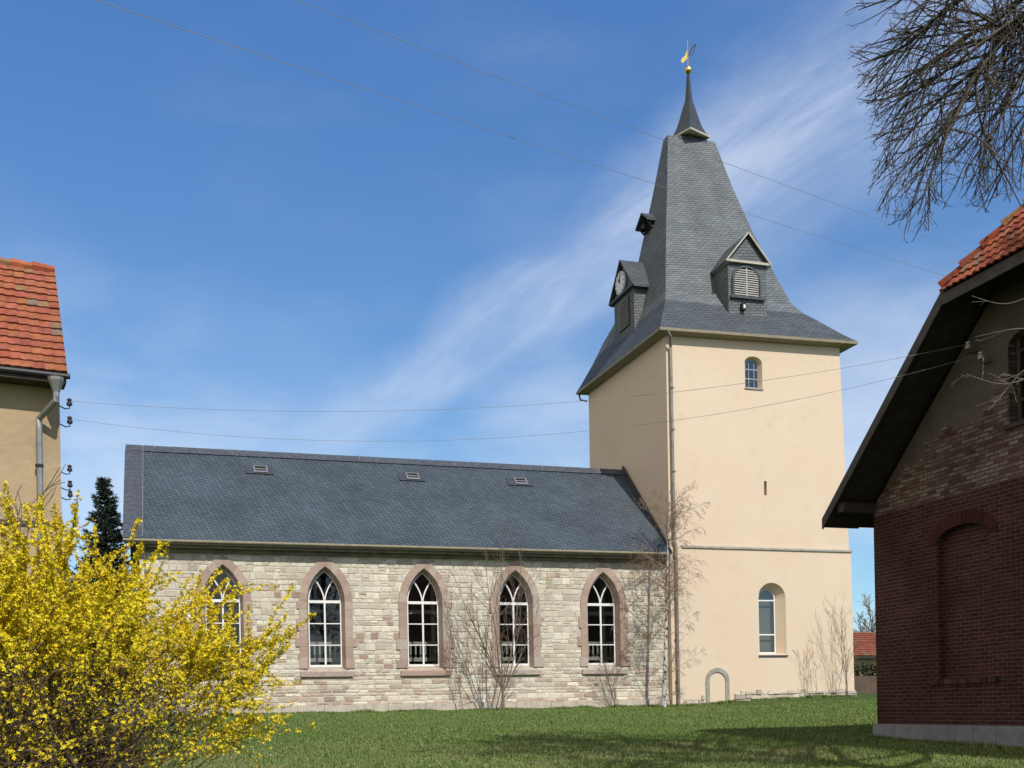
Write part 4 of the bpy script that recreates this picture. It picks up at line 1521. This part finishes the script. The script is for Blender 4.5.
for zz, s in ((7.28, 1), (6.95, 1), (6.07, .9), (5.78, .9), (5.60, .9)):
    ins.append(insulator(house, H(0.0, .02, zz), tuple(hu * .2), 0, False, s * .85))

# ------------------------------------------------------------------ overhead wires
def wire(a, b, sag, label, r=.011, group='overhead wires'):
    a, b = np.array(a, float), np.array(b, float)
    segs = []
    n = 40
    P_ = [a + (b - a) * t - np.array([0, 0, 4 * sag * t * (1 - t)]) for t in np.linspace(0, 1, n + 1)]
    for p, q in zip(P_, P_[1:]):
        segs.append((p, r, q, r))
    o = twigs('wire', segs, MT['cable'], sides=5)
    return tag(o, label, 'wire', group)
wire(ins[0], iA, .62, 'upper of two slack wires from left house corner to brick gable', .0038)
wire(ins[1], iB, .92, 'lower of two slack wires from left house corner to brick gable', .0038)
wire(at(-60, -52, 13), at(1120, 328, 34), .12, 'high wire crossing the whole sky, starting further left', .0045)
wire(at(180, -45, 14), at(1120, 304, 36), .12, 'high wire crossing the sky just above the other long wire', .0045)

# ------------------------------------------------------------------ trees
def unit(v):
    return v / max(np.linalg.norm(v), 1e-9)


OKFN = None


def grow(segs, p, d, L, r, lvl, R, spec):
    """recursive limb; spec: per-level dicts n (segments), wob, kids, kl (child length), ang, grav, taper"""
    s = spec[lvl]
    n = s['n']
    p = np.array(p, float)
    d = unit(np.array(d, float))
    st = L / n
    rr = r
    kids = s['kids']
    for i in range(n):
        t = (i + 1) / n
        r1 = max(r * (1 - t * s.get('taper', .75)), s.get('rmin', .0025))
        q = p + d * st
        if OKFN and not OKFN(q):
            return
        segs.append((p, rr, q, r1))
        if lvl + 1 < len(spec) and t >= s.get('from', .25):
            nk = kids / n
            k = int(nk) + (R.random() < nk - int(nk))
            for _ in range(k):
                ax = unit(np.cross(d, R.normal(size=3)))
                a = rad(s['ang'] + R.uniform(-14, 14))
                cd = d * math.cos(a) + ax * math.sin(a)
                f = R.random()
                cl = L * s['kl'] * R.uniform(.6, 1.2) * (1.15 - .6 * t)
                grow(segs, p + (q - p) * f, cd, cl, min(r1 * .75, r * s.get('kr', .5)), lvl + 1, R, spec)
        d = unit(d + R.normal(size=3) * s['wob'] + np.array([0, 0, 1]) * s.get('grav', 0))
        p, rr = q, r1


def limb_path(segs, pts, r0, r1, R, spec, lvl, dens, ls=1.0):
    """a limb through given points that sprouts twigs"""
    pts = [np.array(p, float) for p in pts]
    P_ = []
    n = len(pts)
    for i in range(n - 1):
        p0, p1, p2, p3 = pts[max(i - 1, 0)], pts[i], pts[i + 1], pts[min(i + 2, n - 1)]
        for t in np.linspace(0, 1, 7)[:-1]:
            P_.append(.5 * ((2 * p1) + (-p0 + p2) * t + (2 * p0 - 5 * p1 + 4 * p2 - p3) * t * t + (-p0 + 3 * p1 - 3 * p2 + p3) * t ** 3))
    P_.append(pts[-1])
    tot = len(P_) - 1
    for i in range(tot):
        a, b = P_[i], P_[i + 1]
        ra, rb = r0 + (r1 - r0) * i / tot, r0 + (r1 - r0) * (i + 1) / tot
        segs.append((a, ra, b, rb))
        d = unit(b - a)
        k = R.poisson(dens * np.linalg.norm(b - a))
        for _ in range(k):
            ax = unit(np.cross(d, R.normal(size=3)))
            an = rad(R.uniform(22, 62))
            grow(segs, a + (b - a) * R.random(), d * math.cos(an) + ax * math.sin(an), ls * R.uniform(.7, 1.9) * (1.1 - .5 * i / tot), min(.5 * ra, .016), lvl, R, spec)


# big bare tree beside the brick building, its trunk to the right of the frame
R = np.random.default_rng(11)
bt = thing('bare_tree', 'large leafless tree beside the brick building with branches drooping across the sky', 'tree', (11.6, 8.4, float(gz(11.6, 8.4))))
TB = np.array([11.6, 8.4, float(gz(11.6, 8.4))])
trunk, crown, low_b = [], [], []
tp_ = [TB + (0, 0, -.2), TB + (.05, 0, 1.5), TB + (-.05, .1, 3.5), TB + (-.2, .2, 6.0), TB + (-.1, .3, 8.6), TB + (.1, .3, 12.8)]
for (a, b), (ra, rb) in zip(zip(tp_, tp_[1:]), ((.36, .30), (.30, .27), (.27, .24), (.24, .16), (.16, .08))):
    trunk.append((a, ra, b, rb))
fine = [dict(n=6, wob=.12, kids=9, kl=.42, ang=38, grav=-.05, taper=.75, rmin=.0045, kr=.6),
        dict(n=4, wob=.16, kids=4, kl=.5, ang=38, grav=-.03, taper=.6, rmin=.0035, kr=.7),
        dict(n=3, wob=.2, kids=0, kl=.5, ang=40, grav=0, taper=.5, rmin=.003)]
def project(P_):
    P_ = np.asarray(P_) - np.array([0, 0, EYE])
    d = P_ @ FW
    if d < .5:
        return -999, -999
    u, v = FPX * (P_ @ RT) / d, -FPX * P_[2] / d
    return CX + cr * u + sr * v, CY - sr * u + cr * v


def natural_reach(P_):
    """the crown ends where the photographed crown ends: nothing hangs lower or further left over the lawn"""
    x, y = project(P_)
    x += 7 * math.sin(y * .31 + P_[0] * 9)
    y += 9 * math.sin(x * .23 + P_[2] * 7)
    if x > 1030 or y < -6 or x < -50:
        return True
    edge = np.interp(y, [-6, 25, 60, 100, 140, 180, 215, 236], [846, 852, 850, 862, 874, 872, 876, 900])
    low = np.interp(x, [850, 885, 925, 950, 975, 1024], [226, 236, 238, 200, 214, 196])
    return x > edge and y < low


OKFN = natural_reach
# drooping limbs seen against the sky
D0 = 10.4
limbs = [
    ([TB + (-.2, .2, 6.2), at(1120, -60, 11.0), at(1040, 0, 10.6), at(985, 62, 10.3), at(955, 118, 10.1), at(936, 160, 10.0), at(918, 215, 9.9)], .075, .006),
    ([TB + (-.15, .2, 6.6), at(1100, -120, 10.8), at(1010, -30, 10.4), at(950, 5, 10.2), at(905, 45, 10.1), at(866, 62, 10.0)], .06, .005),
    ([at(1030, 8, 10.55), at(985, 40, 10.0), at(935, 78, 9.7), at(880, 108, 9.5)], .03, .005),
    ([at(985, 62, 10.3), at(940, 100, 10.5), at(905, 140, 10.6), at(878, 180, 10.6)], .022, .004),
    ([at(1080, -30, 10.8), at(1030, 60, 10.3), at(1000, 120, 10.0), at(970, 165, 9.9), at(962, 185, 9.8)], .03, .004),
    ([at(1110, -10, 10.9), at(1050, 70, 10.4), at(1022, 130, 10.1), at(1000, 180, 10.0), at(985, 212, 9.9)], .03, .004),
    ([at(1010, -30, 10.4), at(970, -40, 10.0), at(925, -15, 9.8), at(885, 0, 9.7), at(858, 10, 9.7)], .03, .004),
    ([at(1060, -40, 10.7), at(1010, 10, 11.2), at(960, 40, 11.5), at(925, 70, 11.6), at(890, 100, 11.7)], .035, .004),
]
twg = [dict(n=6, wob=.07, kids=6, kl=.45, ang=27, grav=-.05, taper=.65, rmin=.0030, kr=.6, **{'from': .1}),
       dict(n=4, wob=.10, kids=3, kl=.45, ang=34, grav=-.04, taper=.5, rmin=.0026),
       dict(n=3, wob=.12, kids=0, kl=.5, ang=36, grav=-.02, taper=.4, rmin=.0023)]
for pts, r0, r1 in limbs:
    limb_path(crown, pts, r0, r1, R, twg, 0, 8.5)
OKFN = None
# low twigs in front of the gable, coloured paler to look sunlit
for pts in ([TB + (-.3, .2, 4.6), at(1180, 250, 11.4), at(1090, 270, 11.6), at(1040, 292, 11.9), at(1005, 304, 12.2), at(972, 296, 12.5)],
            [TB + (-.3, .2, 3.9), at(1190, 350, 11.4), at(1090, 345, 11.6), at(1030, 366, 11.9), at(1000, 396, 12.1), at(976, 406, 12.3)],
            [TB + (-.3, .2, 4.3), at(1190, 310, 11.4), at(1095, 306, 11.6), at(1040, 326, 11.9), at(1008, 330, 12.2), at(975, 337, 12.5)],
            [TB + (-.3, .2, 3.6), at(1190, 400, 11.4), at(1085, 362, 11.6), at(1030, 378, 11.8), at(1000, 384, 12.0), at(966, 374, 12.4)]):
    limb_path(low_b, pts, .020, .0025, R, twg, 1, 3.2, .26)
# the rest of the crown


def clear_of_view(P_):
    x, y = project(P_)
    return x > 1034 or y < -8 or x < -50


OKFN = clear_of_view
big = [dict(n=7, wob=.12, kids=12, kl=.55, ang=42, grav=.02, taper=.8, kr=.55, **{'from': .3}),
       dict(n=5, wob=.15, kids=9, kl=.5, ang=42, grav=-.02, taper=.8, rmin=.012, kr=.6),
       dict(n=4, wob=.18, kids=8, kl=.5, ang=40, grav=-.03, taper=.7, rmin=.011),
       dict(n=3, wob=.2, kids=0, kl=.5, ang=40, grav=-.03, taper=.6, rmin=.010)]
for k in range(26):
    a = k * 2.4
    f = k / 26
    h = 6.0 + 6.5 * f
    el = rad(25 + 45 * f)
    dd = (math.cos(a) * math.cos(el) + .05, math.sin(a) * math.cos(el) + .22, math.sin(el))
    grow(crown, TB + (-.1, .2, h), dd, 6.6 - 1.8 * f, .11, 0, R, big)
OKFN = None
print('bare tree segs', len(crown))
# keep the sky left of the photographed branches free
twigs('trunk', trunk, MT['bark'], bt, 12)
twigs('crown', crown, MT['bark'], bt, 3)
twigs('low_branches', low_b, MT['twig_grey'], bt, 4)

# sapling in front of the nave
def small_tree(name, label, base, stems, spec, r, L, matl, seed, trunkmat=None, cat='tree', spread=25, group=None):
    R_ = np.random.default_rng(seed)
    root = thing(name, label, cat, tuple(base), group)
    sg = []
    for k in range(stems):
        a = R_.uniform(0, 2 * math.pi)
        t = rad(R_.uniform(.2, 1) * spread)
        d = (math.sin(t) * math.cos(a), math.sin(t) * math.sin(a) * .6, math.cos(t))
        grow(sg, np.array(base) + (R_.normal() * .06, R_.normal() * .06, -.05), d, L * R_.uniform(.75, 1.1), r, 0, R_, spec)
    n0 = stems * spec[0]['n']
    twigs('branches', sg, matl, root, 4)
    return root


def gp(px, Y_):
    r = ray(px, 700)
    x = r[0] * Y_ / r[1]
    return (x, Y_, float(gz(x, Y_)))


sap = [dict(n=9, wob=.05, kids=11, kl=.42, ang=32, grav=.04, taper=.85, rmin=.006, kr=.45, **{'from': .15}),
       dict(n=6, wob=.08, kids=5, kl=.5, ang=34, grav=.03, taper=.7, rmin=.0055),
       dict(n=4, wob=.1, kids=0, kl=.5, ang=35, grav=.02, taper=.6, rmin=.005)]
b0 = np.array(gp(503, 43.6))
root = thing('young_tree', 'slender leafless young tree growing before the fourth church window', 'tree', tuple(b0))
R = np.random.default_rng(5)
sg, tk = [], []
fork = b0 + (.0, 0, .85)
tk.append((b0 + (0, 0, -.1), .075, fork, .06))
for dx, dy, l in ((-.42, .1, 4.6), (-.16, -.1, 6.2), (.02, .1, 6.6), (.22, -.05, 6.0), (.45, .1, 4.6), (.62, 0, 3.4), (-.62, 0, 3.0), (-.3, .2, 5.4)):
    grow(sg, fork + (0, 0, R.uniform(-.2, .1)), (dx, dy, 1), l, .032, 0, R, sap)
twigs('trunk', tk, MT['bark_pale'], root, 8)
twigs('crown', sg, MT['bark_pale'], root, 4)

# birch at the tower corner
b0 = np.array(gp(663.5, 43.7))
root = thing('birch', 'slim white barked birch with hanging bare twigs at the tower corner', 'tree', tuple(b0))
R = np.random.default_rng(9)
tk, sg = [], []
pts = [b0 + (0, 0, -.1), b0 + (.12, 0, 2.0), b0 + (.22, 0, 4.0), b0 + (.30, 0, 6.0), b0 + (.40, 0, 8.0), b0 + (.52, 0, 9.6)]
rs = [.11, .085, .07, .055, .035, .012]
for i in range(5):
    for j in range(4):
        a, b = pts[i] + (pts[i + 1] - pts[i]) * j / 4, pts[i] + (pts[i + 1] - pts[i]) * (j + 1) / 4
        tk.append((a, rs[i] + (rs[i + 1] - rs[i]) * j / 4, b, rs[i] + (rs[i + 1] - rs[i]) * (j + 1) / 4))
bir = [dict(n=8, wob=.06, kids=12, kl=.45, ang=48, grav=-.02, taper=.85, rmin=.005, kr=.5, **{'from': .2}),
       dict(n=6, wob=.1, kids=7, kl=.55, ang=40, grav=-.12, taper=.7, rmin=.0055),
       dict(n=5, wob=.12, kids=0, kl=.5, ang=40, grav=-.22, taper=.6, rmin=.005)]
for k in range(42):
    t = R.uniform(.10, .93)
    i = min(int(t * 5), 4)
    p = pts[i] + (pts[i + 1] - pts[i]) * (t * 5 - i)
    a = R.uniform(0, 2 * math.pi)
    grow(sg, p, (math.cos(a), math.sin(a) * .8, R.uniform(.5, 1.0)), (3.1 - 1.7 * t) * R.uniform(.7, 1.1), .02, 0, R, bir)
twigs('trunk', tk, MT['birch'], root, 9)
twigs('crown', sg, MT['birchtwig'], root, 3)

bush = [dict(n=7, wob=.07, kids=8, kl=.42, ang=24, grav=.05, taper=.8, rmin=.006, kr=.6, **{'from': .2}),
        dict(n=5, wob=.1, kids=3, kl=.5, ang=28, grav=.03, taper=.7, rmin=.005),
        dict(n=3, wob=.1, kids=0, kl=.5, ang=30, grav=.02, taper=.6, rmin=.005)]
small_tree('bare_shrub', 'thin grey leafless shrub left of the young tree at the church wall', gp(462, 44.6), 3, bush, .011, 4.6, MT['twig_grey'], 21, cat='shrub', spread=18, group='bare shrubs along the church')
small_tree('bare_shrub', 'low grey twigs standing in for a shadowy strip under the fifth church window', gp(617, 44.7), 6, bush, .014, 2.6, MT['twig_grey'], 22, cat='shrub', spread=34, group='bare shrubs along the church')  # made-up shrub in place of a shadowy grey strip on the wall
small_tree('bare_shrub', 'tall leafless shrub against the right corner of the tower', gp(846, 44.2), 6, bush, .014, 4.3, MT['bark_pale'], 23, cat='shrub', spread=22, group='bare shrubs along the church')
small_tree('bare_shrub', 'small sparse leafless shrub at the tower foot left of the corner shrub', gp(815, 44.4), 3, bush, .012, 2.3, MT['bark_pale'], 24, cat='shrub', spread=24, group='bare shrubs along the church')

# ------------------------------------------------------------------ spruce left of the church
R = np.random.default_rng(3)
sp = thing('spruce', 'dark green pointed spruce beside the left end of the church roof', 'tree', (-2.4, 51.0, float(gz(-2.4, 51))))
SB = np.array([-2.4, 51.0, float(gz(-2.4, 51))])
HT = 12.05 - SB[2]
twigs('trunk', [(SB + (0, 0, -.1), .16, SB + (0, 0, HT * .6), .09), (SB + (0, 0, HT * .6), .09, SB + (0, 0, HT), .012)], MT['bark'], sp, 8)
V, T_ = [], []
bs = []
z = 1.2
while z < HT - .15:
    f = 1 - z / HT
    rr = .14 + 2.5 * f ** .9
    nb = int(8 + 9 * f)
    for k in range(nb):
        a = R.uniform(0, 2 * math.pi)
        L = rr * R.uniform(.65, 1.1)
        droop = -.05 - .35 * f
        pts = [SB + (0, 0, z) + np.array([math.cos(a), math.sin(a), 0]) * L * t + np.array([0, 0, L * (droop * t + .28 * t * t)]) for t in np.linspace(0, 1, 6)]
        for p, q in zip(pts, pts[1:]):
            bs.append((p, .012, q, .008))
            for _ in range(int(8 + 50 * np.linalg.norm(q - p))):
                c = p + (q - p) * R.random()
                d = unit(unit(q - p) * .8 + R.normal(size=3) * .55)
                s = unit(np.cross(d, R.normal(size=3)))
                l, w = R.uniform(.10, .24), R.uniform(.014, .032)
                V.append([c - s * w, c + s * w, c + d * l + s * w * .3, c + d * l - s * w * .3])
                T_.append(np.array([.022, .038, .026]) * R.uniform(.6, 1.7))
    z += R.uniform(.12, .22)
twigs('branches', bs, MT['bark'], sp, 3)
V = np.array(V)
raw_mesh('crown', V.reshape(-1, 3), np.arange(len(V) * 4).reshape(-1, 4), MT['needle'], sp, np.array(T_))

# ------------------------------------------------------------------ forsythia
R = np.random.default_rng(17)
FB = FW * 8.9 + RT * (-4.58)
FB = np.array([FB[0], FB[1], float(gz(FB[0], FB[1]))])
fo = thing('forsythia_bush', 'big forsythia bush full of yellow blossom in the left foreground', 'shrub', tuple(FB))
seg, tw_pts = [], []
def stem(p, d, L, r, lvl):
    n = 10 if lvl == 0 else 6
    st = L / n
    d = unit(np.array(d, float))
    for i in range(n):
        q = p + d * st
        seg.append((p, r * (1 - .75 * i / n), q, r * (1 - .75 * (i + 1) / n)))
        t = (i + .5) / n
        if lvl == 0 and t > .22 and R.random() < .95:
            for _ in range(R.integers(1, 4)):
                ax = unit(np.cross(d, R.normal(size=3)))
                a = rad(R.uniform(20, 55))
                stem(p + (q - p) * R.random(), d * math.cos(a) + ax * math.sin(a), L * R.uniform(.16, .36) * (1.15 - .5 * t), r * .45, 1)
        if lvl == 1 or t > .4:
            tw_pts.append((p, q, d))
        d = unit(d + R.normal(size=3) * (.07 if lvl == 0 else .12) + np.array([0, 0, -.035 if lvl == 0 else .03]))
        p = q
for k in range(520):
    a = R.uniform(0, 2 * math.pi)
    t = rad(53) * math.sqrt(R.random())
    d = np.array([math.sin(t) * math.cos(a), math.sin(t) * math.sin(a), math.cos(t)])
    L = R.uniform(1.9, 2.95)
    o2 = R.normal(size=2) * .5
    L *= 1.02 - .05 * np.clip(o2[0] * RT[0] + o2[1] * RT[1] + 1.6 * (d @ RT), -.8, 1.6)
    stem(FB + np.array([o2[0], o2[1], 0]), d, L, R.uniform(.006, .012), 0)
for k in range(8):                                           # long shoots
    a = R.uniform(0, 2 * math.pi)
    t = rad(R.uniform(2, 16))
    o2 = R.normal(size=2) * .25
    q = FB - RT * .75 + np.array([o2[0], o2[1], 0])
    stem(q, (math.sin(t) * math.cos(a), math.sin(t) * math.sin(a), math.cos(t)), R.uniform(2.6, 3.1), .009, 0)
twigs('branches', seg, MT['twig_brown'], fo, 3)
cs, ds = [], []
for p, q, d in tw_pts:
    m_ = p + (q - p) * .5
    lat = (m_ - FB) @ RT
    h = m_[2] - FB[2]
    dens = 155.0 * np.clip((h - .35) / 1.7, .06, 1.0)
    dens *= 1 - .90 * np.clip((1.95 - h) / .45, 0, 1) * np.clip((2.15 - lat) / .6, 0, 1)
    dens *= np.clip(.55 + .9 * (np.sin(m_[0] * 5.1 + 1) * np.sin(m_[1] * 4.3) * np.sin(m_[2] * 5.7 + 2) + .5), .25, 1.3)
    for _ in range(R.poisson(dens * np.linalg.norm(q - p))):
        cs.append(p + (q - p) * R.random() + R.normal(size=3) * .012)
        ds.append(unit(R.normal(size=3) + np.array([0, 0, .15])))
cs, ds = np.array(cs), np.array(ds)
print('flowers', len(cs))
nfl = len(cs)
ref = R.normal(size=(nfl, 3))
s1 = np.cross(ds, ref); s1 /= np.linalg.norm(s1, axis=1, keepdims=True)
s2 = np.cross(ds, s1)
quads = []
for k in range(4):
    a = k * math.pi / 2
    e1 = math.cos(a) * s1 + math.sin(a) * s2
    e2 = -math.sin(a) * s1 + math.cos(a) * s2
    L = (.0135 + .008 * R.random(nfl))[:, None]
    quads.append(np.stack([cs, cs + e1 * L * .55 + e2 * .0064 + ds * .004, cs + e1 * L + ds * .009, cs + e1 * L * .55 - e2 * .0064 + ds * .004], axis=1))
Q = np.concatenate(quads, 0)
kk = R.uniform(.75, 1.15, nfl)[:, None] * np.array([[.69, .53, .014]])
kk[:, 1] *= R.uniform(.9, 1.12, nfl)
raw_mesh('blossoms', Q.reshape(-1, 3), np.arange(len(Q) * 4).reshape(-1, 4), MT['blossom'], fo, np.tile(kk, (4, 1)))

# leafless grey-pink shrub behind the forsythia, at the house
b0 = at(-8, 560, 12.5)
small_tree('bare_shrub', 'pinkish leafless shrub rising behind the forsythia before the ochre house wall', (b0[0], b0[1], float(gz(b0[0], b0[1]))), 5, bush, .012, 3.5, MT['bark_pale'], 31, cat='shrub', spread=13)

# ------------------------------------------------------------------ far right: red roof, board wall, tree
fb = thing('far_house', 'low house with red tiled roof seen between tower and brick building', 'house', (54, 75, 2.0))
mb = MB()
c0 = at(858, 690, 82)
ux, uy = np.array([1, 0, 0]), np.array([0, 1, 0])
fx0, fy0 = c0[0] - .3, c0[1]
mb.box(fx0, fx0 + 12, fy0, fy0 + 7, 1.5, 5.0)
mb.build('wall', MT['render'], fb)
mb = MB()
mb.prism([(fx0 - .5, fy0 - .5, 4.85), (fx0 + 12.5, fy0 - .5, 4.85), (fx0 + 12.5, fy0 + 3.5, 6.9), (fx0 + 1.5, fy0 + 3.5, 6.9)], (0, 0, -.15))
mb.prism([(fx0 - .5, fy0 + 7.5, 4.85), (fx0 + 12.5, fy0 + 7.5, 4.85), (fx0 + 12.5, fy0 + 3.5, 6.9), (fx0 + 1.5, fy0 + 3.5, 6.9)], (0, 0, -.15))
mb.face([(fx0 - .5, fy0 - .5, 4.85), (fx0 - .5, fy0 + 7.5, 4.85), (fx0 + 1.5, fy0 + 3.5, 6.9)])
rf = mb.build('roof', MT['wood'], fb)
mb = MB()
tiles(mb, (fx0 - .5, fy0 - .5, 4.88), (1, 0, 0), (0, 4, 2.05), 44, 12, .3, .375, lambda p: p[0] > fx0 - .5 + 2 * (p[1] - fy0 + .5) / 4, base=(.29, .09, .055), lich=.15, roll=.05, lift=.06)
mb.build('roof_tiles', MT['tile'], rf)
c1 = at(850, 690, 66)
mb = MB()
for k in range(30):
    x = c1[0] + k * .5
    mb.box(x, x + .49, c1[1], c1[1] + .08, 1.6, 3.05 + random.uniform(-.03, .03))
o = mb.build('board_fence', MT['farwall'])
tag(o, 'brown board fence in front of the far red roofed house', 'fence')
R = np.random.default_rng(41)
c2 = at(866, 690, 98)
ft = thing('far_tree', 'grey leafless tree rising behind the far red roof', 'tree', (c2[0], c2[1], 2.0))
sg = []
base = np.array([c2[0], c2[1], 1.8])
twigs('trunk', [(base, .3, base + (0, 0, 3.2), .22)], MT['bark'], ft, 8)
spec = [dict(n=6, wob=.1, kids=9, kl=.5, ang=34, grav=.05, taper=.8, rmin=.03, kr=.55),
        dict(n=5, wob=.12, kids=9, kl=.5, ang=36, grav=.04, taper=.7, rmin=.026),
        dict(n=3, wob=.15, kids=0, kl=.5, ang=36, grav=.02, taper=.6, rmin=.022)]
for k in range(9):
    a = k * 2.4
    grow(sg, base + (0, 0, 2.4 + .1 * k), (math.cos(a) * .55, math.sin(a) * .55, 1), R.uniform(4.2, 5.6), .11, 0, R, spec)
twigs('crown', sg, MT['twig_grey'], ft, 3)
R = np.random.default_rng(43)                                # green hedge below the red roof
c3 = at(858, 690, 74)
n_ = 9000
hc = np.stack([c3[0] + R.uniform(-.5, 9, n_), c3[1] + R.normal(size=n_) * .4, 1.8 + 2.2 * R.random(n_) ** .8], 1)
dv = R.normal(size=(n_, 3)); dv /= np.linalg.norm(dv, axis=1, keepdims=True)
sv = np.cross(dv, R.normal(size=(n_, 3))); sv /= np.linalg.norm(sv, axis=1, keepdims=True)
Q = np.stack([hc, hc + dv * .10 + sv * .06, hc + dv * .2, hc + dv * .10 - sv * .06], 1)
o = raw_mesh('hedge', Q.reshape(-1, 3), np.arange(n_ * 4).reshape(-1, 4), MT['leaf'], None, R.uniform(.6, 1.5, (n_, 1)) * np.array([[.055, .06, .025]]))
tag(o, 'unkempt green brown hedge between board fence and far red roof', 'hedge')

# ------------------------------------------------------------------ grass
R = np.random.default_rng(29)
NB = 330000
D_ = 15 + 33 * R.random(NB) ** 1.15
LT = (R.uniform(-.34, .52, NB)) * D_
GXY = FW[None, :2] * D_[:, None] + RT[None, :2] * LT[:, None]
ok = ~((GXY[:, 1] > 44.9)) | (GXY[:, 0] > 31.7)
ok &= ~((GXY[:, 0] > BX) & (GXY[:, 1] < BY1 + .1) & (GXY[:, 1] > BY0))
GXY, D_ = GXY[ok], D_[ok]
NB = len(GXY)
gzv = gz(GXY[:, 0], GXY[:, 1])
patch = np.sin(GXY[:, 0] * .9 + 2 * np.sin(GXY[:, 1] * .5)) * np.sin(GXY[:, 1] * 1.1 + 1.7 * np.sin(GXY[:, 0] * .43)) * .5 + .5
h = R.uniform(.03, .065, NB) * (.65 + .8 * patch)
h[R.random(NB) < .004] *= 2.4
# longer unmown tufts along the foot of the walls
NE = 9000
ex, ey = R.uniform(-1.2, 31.7, NE), 44.86 - np.abs(R.normal(size=NE)) * .10
nb_ = 2600
ex = np.concatenate([ex, BX - .08 - np.abs(R.normal(size=nb_)) * .08])
ey = np.concatenate([ey, R.uniform(14, BY1 + .1, nb_)])
clump = np.sin(ex * 2.1 + 3 * np.sin(ex * .7)) * np.sin(ey * 1.7 + ex * .9) * .5 + .5
GXY = np.concatenate([GXY, np.stack([ex, ey], 1)])
gzv = gz(GXY[:, 0], GXY[:, 1])
h = np.concatenate([h, R.uniform(.05, .15, len(ex)) * (.4 + clump)])
patch = np.concatenate([patch, clump])
NB = len(GXY)
D_ = GXY @ FW[:2]
an = R.uniform(0, 2 * math.pi, NB)
w = .006 + .0005 * D_
dx, dy = np.cos(an) * w, np.sin(an) * w
lean = R.normal(size=(NB, 2)) * .4 * h[:, None]
p0 = np.stack([GXY[:, 0] - dx, GXY[:, 1] - dy, gzv - .005], 1)
p1 = np.stack([GXY[:, 0] + dx, GXY[:, 1] + dy, gzv - .005], 1)
p2 = np.stack([GXY[:, 0] + lean[:, 0], GXY[:, 1] + lean[:, 1], gzv + h], 1)
Q = np.stack([p0, p1, p2], 1)
c_g, c_y = np.array([[.116, .192, .042]]), np.array([[.225, .225, .095]])
mixv = np.clip(R.normal(.22, .2, NB) + .35 * (patch - .5), 0, 1)[:, None]
mixv = np.clip(mixv + np.clip((25 - D_) / 9, 0, .5)[:, None] * R.random((NB, 1)) * (.4 + patch[:, None]), 0, 1)
tint = (c_g * (1 - mixv) + c_y * mixv) * R.uniform(.8, 1.2, (NB, 1))
o = raw_mesh('grass', Q.reshape(-1, 3), np.arange(NB * 3).reshape(-1, 3), MT['blade'], None, tint)
tag(o, 'short green spring grass of the churchyard lawn', 'grass', kind='stuff')
n_ = 600
D_ = 17 + 28 * R.random(n_)
LT = R.uniform(-.3, .4, n_) * D_
xy = FW[None, :2] * D_[:, None] + RT[None, :2] * LT[:, None]
keepd = (np.sin(xy[:, 0] * .8) * np.sin(xy[:, 1] * .6 + 1) > -.1) & (xy[:, 1] < 44) & ~((xy[:, 0] > BX) & (xy[:, 1] < BY1))
xy = xy[keepd]
zz = gz(xy[:, 0], xy[:, 1]) + .075
Q = np.stack([np.stack([xy[:, 0] + .018 * math.cos(a), xy[:, 1] + .018 * math.sin(a), zz + .006 * math.sin(a * 2)], 1) for a in np.arange(6) * math.pi / 3], 1)
o = raw_mesh('daisies', Q.reshape(-1, 3), np.arange(len(xy) * 6).reshape(-1, 6), MT['daisy'])
tag(o, 'tiny white daisies scattered in the lawn', 'daisies', kind='stuff')
